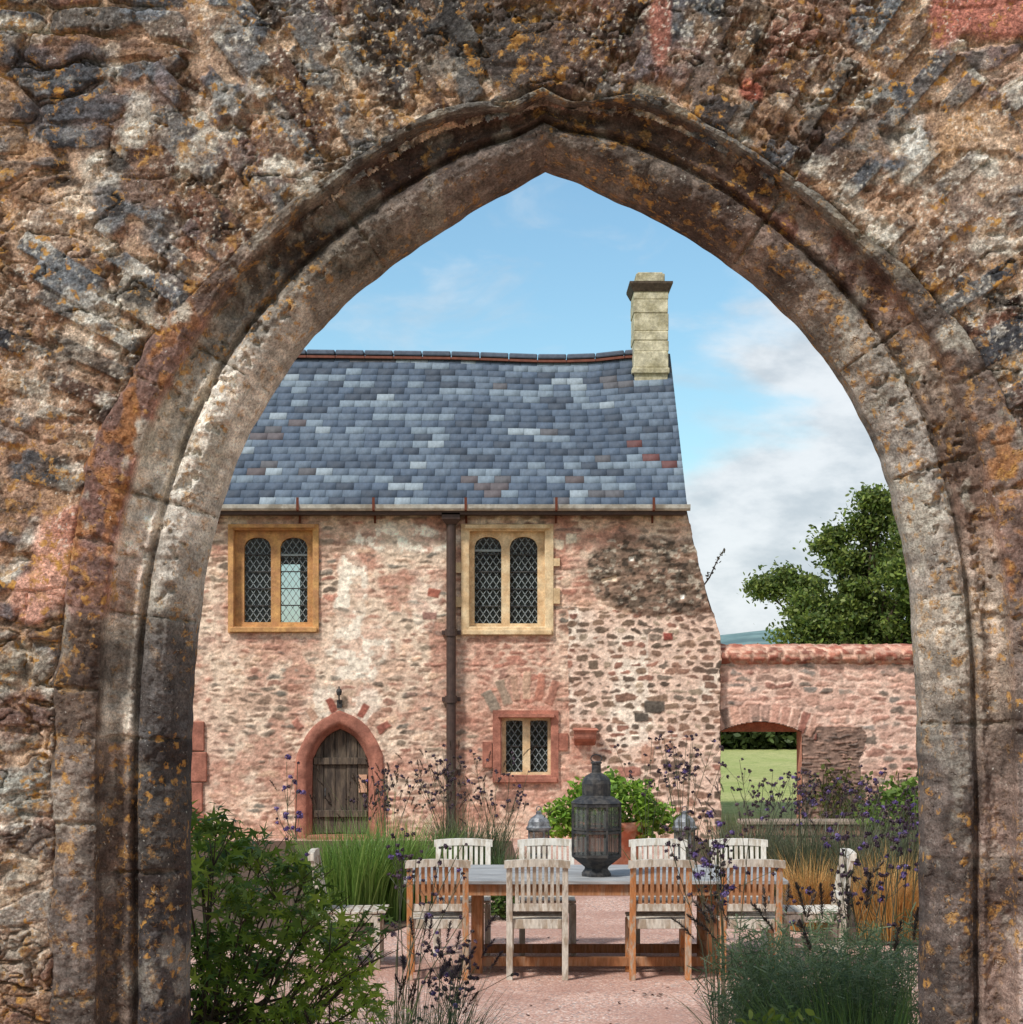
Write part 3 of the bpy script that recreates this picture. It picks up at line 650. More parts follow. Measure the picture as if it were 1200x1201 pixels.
# ---- slate roof: every slate its own thin sheet
rs = np.random.RandomState(3)
YE, ZEr = DH-.22, hz(596)-.005+0.03
SL = math.hypot(DH+RG-YE, ZR-ZEr); ux, uz = (DH+RG-YE)/SL, (ZR-ZEr)/SL
XG0, XG1 = XL-.15, hx(806)*(YE/DH)
def sag(x): # the ridge dips towards the right of the middle
    p = HX+x*F/(DH+RG); return -np.interp(p, [100, 300, 350, 450, 540, 640, 690, 740, 790], [.03, .0, .0, .015, .03, .075, .07, .0, -.03])
NR_ = 22; expo = SL/NR_
rv = []; rf = []; rcol = []
def roofpt(x, t, h):
    s = sag(x)*(t/SL); return (x, YE+ux*t-uz*h, ZEr+uz*t+ux*h+s+.003*math.sin(x*1.9+t*1.2))
red = {(8, 0): 1}
for r in range(NR_+1):
    t0 = r*expo; x = XG0-rs.uniform(0, .25)
    prev = rs.uniform()
    xend = XG1-(XG1-hx(787)*1.0)*0
    while x < XG1-.02:
        w = rs.uniform(.215, .265); x1 = min(x+w, XG1)
        a0 = x+.0018; b0 = x1-.0018
        k = rs.rand()
        if rs.rand() < .30: k = prev
        prev = k
        if k < .42: c = tuple(np.array((78, 93, 112))*rs.uniform(.93, 1.07))
        elif k < .56: c = (66, 77, 92)
        elif k < .80: c = (98, 113, 130)
        elif k < .93: c = (122, 137, 150)
        elif k < .965: c = (150, 162, 170)
        elif k < .99: c = (96, 94, 98)
        else: c = (98, 86, 86)
        fpx = HX+(x+x1)/2*F/(YE+ux*t0); fpy = HY-(ZEr+uz*t0-HC)*F/(YE+ux*t0)
        for (qx, qy) in ((743, 518), (765, 533), (779, 542)):
            if abs(fpx-qx) < 11 and abs(fpy-4-qy) < 4.2: c = (112, 66, 62)
        for (qx, qy) in ((545, 560), (560, 568), (590, 573), (570, 582), (300, 516), (320, 516), (355, 494)):
            if abs(fpx-qx) < 12 and abs(fpy-4-qy) < 4.2: c = (100, 90, 92)
        j_ = rs.uniform(.94, 1.06); lift = rs.uniform(0, .003); tt_ = rs.uniform(-.004, .004)
        n = len(rv); t1 = min(t0+expo*1.25, SL)
        if t0 > SL-.02: break
        for (xx, t_, h) in ((a0, t0+tt_, .0065+lift), (b0, t0-tt_, .0065+lift), (b0, t1, .001), (a0, t1, .001), (a0, t0+tt_, .001), (b0, t0-tt_, .001)):
            rv.append(roofpt(xx, t_, h)); rcol.append(desat(np.array(c3(*c))[None], .12, (.97, 1.0, 1.04))[0]*j_*.82)
        rf += [(n, n+1, n+2, n+3), (n+4, n+5, n+1, n), (n+4, n, n+3, n+3), (n+1, n+5, n+2, n+2)]
        x = x1
rf = [tuple(dict.fromkeys(f)) for f in rf]
q4 = np.array([f for f in rf if len(f) == 4]); q3 = np.array([f for f in rf if len(f) == 3])
# underlay and rear slope
n = len(rv)
for x in np.linspace(XG0, XG1, 30):
    rv += [roofpt(x, 0, -.01), roofpt(x, SL, -.01), (x, 2*(DH+RG)-YE, ZEr)]; rcol += [np.array(c3(70, 80, 95))]*3
q5 = [(n+3*k, n+3*k+3, n+3*k+4, n+3*k+1) for k in range(29)]+[(n+3*k+1, n+3*k+4, n+3*k+5, n+3*k+2) for k in range(29)]
roof = H(mesh_np('roof', np.array(rv), [q4, q3, np.array(q5)], M['slate'], None, np.array(rcol)))
def RP(o): o.parent = roof; o.matrix_parent_inverse = Matrix.Translation(-house.location); return o
# roof's parent inverse already carries the house offset, so keep sub-parts in world space
def sub(o, par):
    o.parent = par; o.matrix_parent_inverse = Matrix.Identity(4); return o
mb = MB(); x = XG0
while x < hx(742)*(DH+RG)/DH:
    x1 = x+.44; z0 = ZR+sag(x); z1 = ZR+sag(x1)
    mb.bar((x, DH+RG, z0+.035), (x1-.012, DH+RG, z1+.035), .30, .075, h2=.075); x = x1
sub(mb.build('ridge_tile', M['ridgegrey'], None, bevel=.02), roof)
mb = MB(); x = XG0
while x < hx(742)*(DH+RG)/DH:
    x1 = x+.44; mb.bar((x, DH+RG-.11, ZR+sag(x)-.035), (x1-.008, DH+RG-.11, ZR+sag(x1)-.035), .08, .035); x = x1
sub(mb.build('ridge_bedding', M['ridge'], None), roof)

# ---- chimney
dc = DH+RG-.55
def cx_(p): return (p-HX)*dc/F
def cz_(p): return HC+(HY-p)*dc/F
mb = MB(); xa, xb = cx_(743.5), cx_(784)
nb = [438, 431, 412, 399, 388, 367, 351, 335]
for k in range(len(nb)-1):
    w = .022 if k == 0 else .0; j_ = ((k*37) % 5-2)*.003
    mb.box(xa-w+j_, xb+w+j_, dc+j_-w, dc+.75, cz_(nb[k])+.002, cz_(nb[k+1]) if k == len(nb)-2 else cz_(nb[k+1])-.003)
chim = H(mb.build('chimney', M['chim'], bevel=.012))
mb = MB(); mb.box(xa+.01, xb-.01, dc+.01, dc+.74, cz_(470), cz_(331)); 
mb2 = MB(); z0, z1, z2 = cz_(342), cz_(333), cz_(330.5)
def ring8(m, e, z): return [(xa-e, dc-e, z), (xb+e, dc-e, z), (xb+e, dc+.75+e, z), (xa-e, dc+.75+e, z)]
V = ring8(0, .01, z0)+ring8(0, .065, z1)+ring8(0, .065, z2)
mb2.add(V, [(3, 2, 1, 0), (8, 9, 10, 11)]+[(4*r+k, 4*r+(k+1) % 4, 4*r+4+(k+1) % 4, 4*r+4+k) for r in (0, 1) for k in range(4)])
sub(mb2.build('chimney_cornice', M['bark']), chim)
mb.box(xa+.035, xb-.05, dc+.04, dc+.7, cz_(329.4), cz_(320)); mb.box(xa+.06, xb-.08, dc+.07, dc+.68, cz_(320)+.002, cz_(318))
sub(mb.build('chimney_cap', M['chim'], bevel=.02), chim)
# the lead soaker under the chimney
# ---- gutter, straps, downpipe
mb = MB(); zg = hz(596.5); x0 = XG0
while x0 < XG1:
    x1 = min(x0+1.83, XG1+.04); pr = []
    for k in range(9):
        a = math.pi*k/8; pr.append((DH-.27-.055*math.cos(a), zg+.0-.055*math.sin(a)))
    pr.insert(0, (pr[0][0]-.006, pr[0][1]+.03)); pr.append((pr[-1][0], pr[-1][1]+.03))
    n = len(pr); mb.add([(x0+.002, y, z) for y, z in pr]+[(x1-.002, y, z) for y, z in pr], [(k, k+1, n+k+1, n+k) for k in range(n-1)])
    x0 = x1
gut = H(mb.build('gutter', M['gutter']))
s = gut.modifiers.new('Solid', 'SOLIDIFY'); s.thickness = .006
for p in (152, 256, 352, 440, 547, 652, 765):
    mb = MB(); x = hx(p); mb.bar((x, DH-.335, hz(586)), (x, DH-.335, hz(600.5)), .035, .014, up=(0, 1, 0)); mb.bar((x, DH-.335, hz(600.5)), (x, DH-.0, hz(603)), .03, .012); mb.bar((x, DH-.03, hz(603)), (x, DH-.03, hz(614)), .03, .012, up=(0, 1, 0))
    sub(mb.build('gutter_strap', M['rust']), gut)
mb = MB(); mb.box(XG0+.1, hx(803), DH-.24, DH-.02, hz(605), hz(597)); H(mb.build('eaves_board', M['pipe']))  # dark board deepened so the strip under the gutter reads as shade
mb = MB(); xp = hx(529.5); yp = DH-.12
mb.tube([(xp, yp, hz(612)), (xp, yp, .02)], .066, 14)
pipe = H(mb.build('downpipe', M['pipe'], smooth=False))
mb = MB(); mb.box(xp-.125, xp+.125, yp-.12, yp+.1, hz(610), hz(603)); mb.add([(xp-.125, yp-.12, hz(610)), (xp+.125, yp-.12, hz(610)), (xp+.125, yp+.1, hz(610)), (xp-.125, yp+.1, hz(610)), (xp-.07, yp-.07, hz(616)), (xp+.07, yp-.07, hz(616)), (xp+.07, yp+.07, hz(616)), (xp-.07, yp+.07, hz(616))],
  [(0, 1, 5, 4), (1, 2, 6, 5), (2, 3, 7, 6), (3, 0, 4, 7)])
sub(mb.build('hopper_head', M['pipe']), pipe)
for p in (742, 820, 905):
    mb = MB(); mb.tube([(xp, yp, hz(p+4)), (xp, yp, hz(p-4))], .085, 14); mb.box(xp-.13, xp+.13, yp+.04, yp+.11, hz(p+2.5), hz(p-2.5)); sub(mb.build('pipe_bracket', M['pipe']), pipe)

# ---- windows
def plate(mb, x0, x1, z0, z1, holes, y0, y1, n=14):
    """stone sheet with arched lights, and the reveals through it"""
    def top(h, x):
        xa, xb, zb, zt, rise = h; u = abs((x-(xa+xb)/2)/((xb-xa)/2)); return zt-rise*(1-math.sqrt(max(0, 1-min(1, u)**2.1)))
    cuts = [x0, x1]
    for h in holes: cuts += [h[0]+(h[1]-h[0])*k/n for k in range(n+1)]
    cuts = sorted(set(cuts))
    for a, b in zip(cuts[:-1], cuts[1:]):
        m = (a+b)/2; hh = [h for h in holes if h[0] < m < h[1]]
        def quad(za, zb, zc, zd): mb.add([(a, y0, za), (b, y0, zb), (b, y0, zc), (a, y0, zd)], [(0, 1, 2, 3)])
        if not hh: quad(z0, z0, z1, z1)
        else:
            h = hh[0]; quad(z0, z0, h[2], h[2]); quad(top(h, a), top(h, b), z1, z1)
            mb.add([(a, y0, top(h, a)), (b, y0, top(h, b)), (b, y1, top(h, b)), (a, y1, top(h, a))], [(0, 1, 2, 3)])
            mb.add([(a, y0, h[2]), (b, y0, h[2]), (b, y1, h[2]), (a, y1, h[2])], [(3, 2, 1, 0)])
    for h in holes:
        for xx, s in ((h[0], 1), (h[1], -1)):
            mb.add([(xx, y0, h[2]), (xx, y0, top(h, xx)), (xx, y1, top(h, xx)), (xx, y1, h[2])], [(0, 1, 2, 3) if s > 0 else (3, 2, 1, 0)])
def ringframe(mb, o, i, y0, yi, y1):
    """outer rectangle o, inner i: flat face at y0 then a splay to depth y1"""
    def rc(r, y): return [(r[0], y, r[2]), (r[1], y, r[2]), (r[1], y, r[3]), (r[0], y, r[3])]
    m_ = (i[0]-.012, i[1]+.012, i[2]-.012, i[3]+.012)
    V = rc(o, y0+.14)+rc(o, y0)+rc(m_, y0)+rc(i, yi)+rc(i, y1)
    mb.add(V, [(4*r+k, 4*r+(k+1) % 4, 4*r+4+(k+1) % 4, 4*r+4+k) for r in range(4) for k in range(4)])
WIN = [dict(o=(268, 374, 615, 742), i=(275, 367, 622, 735), l=[(285.5, 317, 630, 729.5), (328, 360, 630, 729.5)], rise=.13, m='ochre', bar=(1, 2)),
       dict(o=(541, 649, 615, 745), i=(551, 639, 623, 735), l=[(556.5, 588, 629, 731), (598, 630.5, 629, 731)], rise=.14, m='cream', bar=(0, 2)),
       dict(o=(578, 655, 833, 918), i=(588, 646, 842, 909), l=[(593.5, 613, 845, 906), (622, 642.5, 845, 906)], rise=.012, m='red', bar=(9, 9))]
for wi, w in enumerate(WIN):
    o_ = (hx(w['o'][0]), hx(w['o'][1]), hz(w['o'][3]), hz(w['o'][2])); i_ = (hx(w['i'][0]), hx(w['i'][1]), hz(w['i'][3]), hz(w['i'][2]))
    mb = MB(); ringframe(mb, o_, i_, DH-.045, DH-.03, DH+.09)
    if wi == 1:
        for sx, ya, yb in ((1, 655, 664), (1, 690, 708), (-1, 660, 672), (-1, 700, 712)):
            xa_ = o_[1] if sx > 0 else o_[0]-.09; mb.box(xa_, xa_+.09, DH-.04, DH+.06, hz(yb), hz(ya))
    if wi == 2:
        for x_, ya, yb in ((hx(655), 860, 880), (hx(566), 870, 900)): mb.box(x_, x_+.13, DH-.035, DH+.06, hz(yb), hz(ya))
    win = H(mb.build('window', M[w['m']]))
    mb = MB(); hl = [(hx(l[0]), hx(l[1]), hz(l[3]), hz(l[2]), w['rise']) for l in w['l']]
    plate(mb, i_[0], i_[1], i_[2], i_[3], hl, DH+.08, DH+.22)
    # a thin roll round each light, standing 2 cm proud
    sub(mb.build('tracery', M['cream'] if wi == 2 else M[w['m']]), win)
    if wi < 2:
        mb = MB(); mb.bar((o_[0]+.05, DH-.075, i_[3]+.055), (o_[1]-.05, DH-.075, i_[3]+.055), .06, .05); sub(mb.build('label_mould', M[w['m']]), win)
    else:
        mb = MB(); mb.box(o_[0]+.07, o_[1]-.06, DH-.12, DH-.04, hz(841), hz(837)); sub(mb.build('label_mould', M['red']), win)
    mb = MB(); mb.box(o_[0]+.02, o_[1]-.02, DH-.075, DH-.046, o_[2]+.005, o_[2]+.075)
    sub(mb.build('sill', M[w['m']], bevel=.01), win)
    for li, l in enumerate(hl):
        xa, xb, za, zb, _ = l; yg = DH+.16; mb = MB()
        mb.add([(xa, yg, za), (xb, yg, za), (xb, yg, zb), (xa, yg, zb)], [(0, 1, 2, 3)])
        pane = sub(mb.build('pane', M['glass']), win)
        # diamond lead cames, clipped to the light
        mb = MB(); pw = .092; ph = .135; cw = .0095
        for sgn in (1, -1):
            k = -30
            while k < 60:
                # line x = xa + k*pw + sgn*(z-za)*pw/ph
                f = lambda z: xa+k*pw+pw*.3+sgn*(z-za)*pw/ph
                zs_ = [za, zb]; pts = []
                for z in (za, zb):
                    if xa <= f(z) <= xb: pts.append((f(z), z))
                for xx in (xa, xb):
                    z = za+(xx-xa-k*pw-pw*.3)*ph/pw/sgn
                    if za < z < zb: pts.append((xx, z))
                if len(pts) >= 2 and abs(pts[0][1]-pts[1][1]) > .01: mb.bar((pts[0][0], yg-.008, pts[0][1]), (pts[1][0], yg-.008, pts[1][1]), cw, .006, up=(0, 1, 0))
                k += 1
        sub(mb.build('lead_came', M['lead']), win)
        nb_ = 5 if wi < 2 else 2
        for k in range(1, nb_):
            mb = MB(); mb.bar((xa, yg-.02, za+(zb-za)*k/nb_), (xb, yg-.02, za+(zb-za)*k/nb_), .016, .016)
            sub(mb.build('saddle_bar', M['iron']), win)
        if w['bar'][0] == li:
            zt = zb-(.24 if wi == 0 else .19); mb = MB(); mb.bar((xa, yg-.03, zt), (xb, yg-.03, zt), .03, .03); sub(mb.build('casement_rail', M['lead']), win)

# ---- door in its red stone arch
dl = [(365.5, 1012), (365.5, 905), (369, 885), (378, 869), (388, 860), (398.5, 855)]; dr = [(398.5, 855), (409, 860), (419, 869), (428, 885), (431.5, 905), (431.5, 1012)]
A = interp_closed([(hx(x), hz(y)) for x, y in dl], .03); B = interp_closed([(hx(x), hz(y)) for x, y in dr], .03)
nA = normals(A, 1) if len(A) > 60 else None
def nrm2(c):
    t = np.gradient(c, axis=0); t /= np.linalg.norm(t, axis=1)[:, None]; return np.stack([-t[:, 1], t[:, 0]], 1)
nA, nB = nrm2(A), nrm2(B); mt = nA[-1]+nB[0]; mt /= mt@nA[-1]
bs = np.vstack([A, B[1:]]); ns = np.vstack([nA[:-1], mt[None], nB[1:]])
Np = np.array([0, 0, .03, .055, .075, .12, .16, .2, .225, .235]); Yp = np.array([.2, .09, .05, .012, -.03, -.04, -.042, -.04, -.03, .03])
V = []; C_ = []
for t in range(len(bs)):
    bk = int(np.sum(np.hypot(*np.diff(bs[:t+1], axis=0).T))/.33) if t else 0
    for n_, y_ in zip(Np, Yp):
        w_ = .022*(hsh(bk, 3, 9)-.5) if n_ > .15 else 0
        er_ = (mnoise.noise((bs[t][0]*6, n_*20, bs[t][1]*6)))*.012
        V.append((bs[t][0]+ns[t][0]*(n_+w_), DH+y_+er_, bs[t][1]+ns[t][1]*(n_+w_))); C_.append(1)
k = len(Np); i, j = np.meshgrid(np.arange(len(bs)-1), np.arange(k-1), indexing='ij'); a = (i*k+j).ravel()
H(mesh_np('door_surround', np.array(V), np.stack([a, a+k, a+k+1, a+1], 1), M['red'], None, None, True))
def dtop(x):
    return np.interp(x, np.concatenate([A[:, 0], B[1:, 0]])[len(A)-40 if len(A) > 40 else 0:], np.concatenate([A[:, 1], B[1:, 1]])[len(A)-40 if len(A) > 40 else 0:])
xa, xb = hx(365.5), hx(431.5); npk = 5; mb = MB()
arcx = np.array([hx(p) for p, _ in dl[1:]]+[hx(p) for p, _ in dr[1:-1]]); arcz = np.array([hz(p) for _, p in dl[1:]]+[hz(p) for _, p in dr[1:-1]])
for k in range(npk):
    a_ = xa+(xb-xa)*k/npk+.005; b_ = xa+(xb-xa)*(k+1)/npk-.005; yk = DH+.14+((k*13) % 3)*.005
    xs_ = np.linspace(a_, b_, 7); top = np.interp(xs_, arcx, arcz)
    fr = [(x, yk, 0.06+.01*((k*7) % 3)) for x in xs_]+[(x, yk, z) for x, z in zip(xs_[::-1], top[::-1])]
    n = len(fr); mb.add(fr+[(x, yk+.04, z) for x, y, z in fr], [tuple(range(n)), tuple(range(2*n-1, n-1, -1))]+[(q_, n+q_, n+(q_+1) % n, (q_+1) % n) for q_ in range(n)])
door = H(mb.build('door', M['door']))
for p in (893, 955):
    mb = MB(); mb.box(xa+.02, xb-.02, DH+.105, DH+.138, hz(p+4), hz(p-4)); sub(mb.build('ledge', M['door'], bevel=.006), door)
mb = MB(); mb.box(hx(420), hx(429.5), DH+.118, DH+.136, hz(930), hz(909)); sub(mb.build('notice', M['notice']), door)
mb = MB(); mb.box(xa+.01, xb-.01, DH+.19, DH+.2, 0, hz(858)); sub(mb.build('door_backing', M['door']), door)
mb = MB(); mb.tube([(hx(381), DH+.1, hz(925)), (hx(381), DH+.07, hz(928)), (hx(381), DH+.07, hz(934)), (hx(381), DH+.1, hz(937))], .012, 8); sub(mb.build('handle', M['iron']), door)
mb = MB(); mb.box(hx(362), hx(436), DH-.25, DH+.25, -.05, .05); H(mb.build('threshold', M['red'], bevel=.015))
# a second red doorway mostly hidden behind the gateway
mb = MB()
for q_ in range(4):
    ya, yb = 846+q_*36, 846+(q_+1)*36-1.2; wv = (0, 3, -2, 2)[q_]
    mb.box(hx(222), hx(240+wv), DH-.05, DH+.1, hz(yb), hz(ya))
H(mb.build('doorway_jamb', M['red'], bevel=.015))
# corbel left over from an older building
mb = MB(); x0, x1 = hx(673), hx(699); z0, z1 = hz(868), hz(853)
mb.add([(x0, DH+.05, z0-.1), (x1, DH+.05, z0-.1), (x1, DH-.2, z0+.02), (x0, DH-.2, z0+.02), (x0, DH+.05, z1), (x1, DH+.05, z1), (x1, DH-.22, z1-.03), (x0, DH-.22, z1-.03)],
  [(3, 2, 1, 0), (4, 5, 6, 7)[::-1], (2, 3, 7, 6), (0, 3, 7, 4)[::-1], (1, 2, 6, 5)])
H(mb.build('corbel', M['red'], bevel=.03))
# iron lamp bracket over the door
br = empty('wall_bracket', (hx(398.5), DH-.02, hz(826)), 0, 'small dark iron bracket fixed to the house wall above the arched door', 'bracket')
mb = MB(); mb.box(-.035, .035, -.03, .05, -.05, .06); mb.tube([(0, -.03, .02), (0, -.09, .10), (0, -.08, .17)], .012, 8); mb.build('back_plate', M['iron'], br)
mb = MB(); mb.lathe([(.004, .0), (.03, .01), (.042, .06), (.03, .09), (.012, .1), (.01, .13)], 10, (0, -.08, .12)); mb.build('lamp_head', M['iron'], br)

# ================================================================== garden wall on the right
gx0, gx1 = hx(838), 9.0; DW = DH+.12
gw = empty('garden_wall', (5.5, DW+.25, 0), 0, 'pink stone garden wall with red coping and an arched gateless opening, right of the house', 'wall')
def G(o): return onto(o, gw)
xs = np.concatenate([np.arange(gx0, 6.4, .0135), np.arange(6.4, gx1, .06)]); zs = np.arange(-.1, hz(772), .0135)
GX, GZ = np.meshgrid(xs, zs, indexing='ij'); px = HX+GX*SH; py = HY-(GZ-HC)*SH
ids, e = rubble(GX, GZ, .24, .095, 301, .8, .25, .025)
idS, eS = rubble(GX, GZ, .30, .038, 302, .8, .2, .02)
thin = (px > 940) & (px < 1012+20*(fbm(GZ*3, GZ*0, 2, 303)-.5)) & (py > 852)
ids = np.where(thin, idS+2, ids); e = np.where(thin, eS*1.8, e)
vx = 893; voz = (py < 868) & (py > 826) & (np.abs(px-vx) < 74)
arc = np.arctan2(px-vx, 990-py)*150/11.5; va = np.floor(arc+.2*(fbm(GX*5, GZ*5, 2, 305)-.5)); vf = np.abs(arc-va-.5)
rad = np.hypot(px-vx, (py-990)); voz = (rad < 164) & (rad > 138) & (np.abs(px-vx) < 66) & (py < 872)
ids = np.where(voz, hsh(va, va*0, 306)+7, ids); e = np.where(voz, (.5-vf)*.13, e)
e = e+(fbm(GX*14, GZ*14, 4, 307)-.5)*.03
st = sst(.006, .022, e)
pG = carr((196, 142, 118), (172, 108, 88), (206, 156, 132), (156, 138, 122), (140, 130, 120), (184, 124, 102), (212, 170, 146), (172, 130, 110), (132, 116, 102))
pT = carr((150, 112, 94), (128, 104, 92), (172, 124, 102), (116, 98, 88), (186, 140, 116))
pV = carr((182, 104, 84), (196, 132, 108), (170, 90, 72), (150, 120, 104), (206, 150, 124))
SCo = np.where(voz[..., None], pick(ids, 4, pV), np.where(thin[..., None], pick(ids, 4, pT), pick(ids, 4, pG)))*(.80+.40*rnd(ids, 6))[..., None]
MCo = mix(np.array(c3(226, 184, 160)), np.array(c3(216, 168, 144)), sst(.4, .6, fbm(GX*2, GZ*2, 3, 308)))
MCo = np.where(thin[..., None], np.array(c3(150, 116, 98)), MCo)
Cw = mix(MCo, SCo, st*.88); Cw = mix(Cw, np.array(c3(216, 160, 136)), .5*sst(.5, .66, fbm(GX*5, GZ*8, 5, 309))*(~thin))
Cw = desat(Cw*(.68+.64*fbm(GX*26, GZ*30, 4, 310))[..., None], .20)*.99
Cw = contrast(Cw, 1.25)
hg = st*(.004+.009*rnd(ids, 1)+.02*thin*rnd(ids, 2))+(fbm(GX*16, GZ*22, 5, 311)-.5)*.008+(fbm(GX*36, GZ*50, 3, 314)-.5)*.012
otop = 861-14*np.clip(1-((px-893)/52)**2, 0, 1)
hole = (px > 843.5+2*(fbm(GZ*6, GZ*0, 3, 312)-.5)) & (px < 942+5*(fbm(GZ*9, GZ*0, 3, 313)-.5)) & (py > otop)
nz_ = len(zs); i, j = np.meshgrid(np.arange(len(xs)-1), np.arange(nz_-1), indexing='ij'); a = i*nz_+j
bad = hole[:-1, :-1] | hole[1:, :-1] | hole[1:, 1:] | hole[:-1, 1:]; a = a[~bad]
V1 = np.stack([GX, DW-hg, GZ], -1).reshape(-1, 3); Q1 = np.stack([a, a+nz_, a+nz_+1, a+1], 1)
C1 = Cw.reshape(-1, 3)
# reveals of the opening and the back
bd = MB(); bd.cur = c3(190, 132, 108); th = .5
xo0, xo1 = hx(843.5), hx(942); ar = [(xo0, 0)]+[(hx(p), hz(861-14*max(0, 1-((p-893)/52)**2))) for p in np.linspace(843.5, 942, 14)]+[(xo1, 0)]
for (x0, z0), (x1, z1) in zip(ar[:-1], ar[1:]): bd.add([(x0, DW-.005, z0), (x1, DW-.005, z1), (x1, DW+th, z1), (x0, DW+th, z0)], [(0, 1, 2, 3)])
bd.add([(gx1, DW+th, -.1), (xo1, DW+th, -.1), (xo1, DW+th, hz(782)), (gx1, DW+th, hz(782))], [(0, 1, 2, 3)])
bd.add([(xo1, DW+th, ar[1][1]), (xo0, DW+th, ar[1][1]), (xo0, DW+th, hz(782)), (xo1, DW+th, hz(782))], [(0, 1, 2, 3)])
G(mesh_np('wall', V1, [Q1], M['gwall'], None, C1, True)); G(bd.build('opening_reveal', M['gwall']))
# coping: a rounded row of red stones
xs = np.arange(hx(843), gx1, .02); an = np.linspace(-.35*math.pi, 1.35*math.pi, 30); V = []; C_ = []
cxx, caa = np.meshgrid(xs, an, indexing='ij'); zc = (hz(781)+hz(757))/2; rr = .15
idc, ec_ = rubble(cxx, caa*.2, .20, .10, 320, .8, .2, .02); r_ = rr+sst(.001, .014, ec_)*.022+(fbm(cxx*14, caa*4, 4, 321)-.5)*.03
V = np.stack([cxx, DW+.22-np.cos(caa)*r_*1.9, zc+np.clip(np.sin(caa), -.75, 1)*r_*.98], -1)
pC = carr((166, 104, 86), (180, 118, 98), (152, 92, 76), (192, 138, 116), (146, 96, 82))
CC = mix(np.array(c3(222, 180, 156)), pick(idc, 3, pC)*(.75+.5*rnd(idc, 7))[..., None], sst(.002, .012, ec_)); CC = mix(CC, np.array(c3(206, 172, 150)), .5*sst(.55, .65, fbm(cxx*8, caa*3, 4, 322)))
k = len(an); i, j = np.meshgrid(np.arange(len(xs)-1), np.arange(k-1), indexing='ij'); a = (i*k+j).ravel()
G(mesh_np('coping', V.reshape(-1, 3), np.stack([a, a+k, a+k+1, a+1], 1)[:, ::-1], M['gwall'], None, CC.reshape(-1, 3), True))
# ================================================================== ground
def sheet(name, x0, x1, y0, y1, z, mat, nx=2, ny=2):
    xs = np.linspace(x0, x1, nx); ys = np.linspace(y0, y1, ny); X, Y = np.meshgrid(xs, ys, indexing='ij')
    i, j = np.meshgrid(np.arange(nx-1), np.arange(ny-1), indexing='ij'); a = (i*ny+j).ravel()
    V = np.stack([X, Y, np.full(X.shape, z)], -1).reshape(-1, 3)
    return tag(mesh_np(name, V, np.stack([a, a+ny, a+ny+1, a+1], 1), mat), kind='structure')
m, nt, b = newmat('meadow_grass'); v = coords(nt)
c = mixc(nt, mrange(nt, noi(nt, coords(nt, 'Object', (1, .35, 1)), .35, 6, .65), .38, .62), c4(164, 172, 104), c4(186, 184, 124))
c = mixc(nt, mrange(nt, noi(nt, v, 3, 5, .7), .45, .7), c, c4(140, 154, 86)); c = mixc(nt, 1, c, valcol(nt, noi(nt, v, 16, 5, .7), .75, 1.25), 'MULTIPLY')
nt.links.new(c, b.inputs['Base Color']); b.inputs['Roughness'].default_value = .95; b.inputs['Specular IOR Level'].default_value = .1
bump(nt, b, noi(nt, v, 12, 6, .7), .8, .06); M['meadow'] = m
m, nt, b = newmat('pink_gravel'); v = coords(nt)
vo = nd(nt, 'ShaderNodeTexVoronoi'); vo.inputs['Scale'].default_value = 62; nt.links.new(v, vo.inputs['Vector'])
sep = nd(nt, 'ShaderNodeSeparateColor'); nt.links.new(vo.outputs['Color'], sep.inputs[0])
c = mixc(nt, sep.outputs[0], c4(176, 132, 116), c4(222, 184, 164)); c = mixc(nt, mrange(nt, sep.outputs[1], .8, .95), c, c4(150, 138, 132))
c = mixc(nt, mrange(nt, sep.outputs[2], .86, .98), c, c4(232, 212, 196))
c = mixc(nt, mrange(nt, noi(nt, v, .9, 4, .6), .40, .62), c, mixc(nt, .6, c, c4(168, 126, 110)))
c = mixc(nt, mth(nt, 'MULTIPLY', mrange(nt, noi(nt, v, 3.2, 5, .7), .60, .72), .6), c, c4(120, 92, 78))
nt.links.new(c, b.inputs['Base Color']); b.inputs['Roughness'].default_value = .95; b.inputs['Specular IOR Level'].default_value = .15
bump(nt, b, vo.outputs['Distance'], .7, -.008); M['gravel'] = m
M['soil'] = mat_plain('bed_soil', (88, 68, 54), .95, nscale=30, amp=(.6, 1.3), bstr=.8)
M['hill'] = mat_plain('hazed_hill_fields', (122, 146, 142), .95, nscale=.02, col2=(94, 118, 118), n2=.012, bstr=0)  # distant haze is put into the blue-green of the hill
def disk(name, r, z, mat):
    n = 64; V = [(0, 0, z)]+[(r*math.cos(2*math.pi*k/n), r*math.sin(2*math.pi*k/n), z) for k in range(n)]
    return tag(mesh_np(name, V, np.array([(0, k+1, (k+1) % n+1) for k in range(n)]), mat), kind='structure')
disk('ground', 4000, 0, M['meadow'])
sheet('gravel_courtyard', -14, 14, -8, 27.6, .004, M['gravel'])
def bed(name, pts):
    n = len(pts); V = [(x, y, .012+.006) for x, y in pts]
    o = mesh_np(name, V, np.array([tuple(range(n))]), M['soil']); return tag(o, kind='structure')
bed('planting_bed', [(-9, 16.9), (-1.05, 17.2), (-.75, 18.3), (-.35, 20.2), (.1, 22.6), (0, 26.9), (-9, 26.9)])
bed('planting_bed', [(2.75, 16.4), (9, 15.8), (9, 26.9), (2.2, 26.9), (2.3, 21), (2.45, 18)])
bed('planting_bed', [(-5, 7.4), (-.5, 7.4), (-.35, 9.2), (-.75, 10.6), (-5, 11.2)])
bed('planting_bed', [(.9, 7.4), (5, 7.4), (5, 11.8), (1.5, 11.4), (.95, 9.8)])
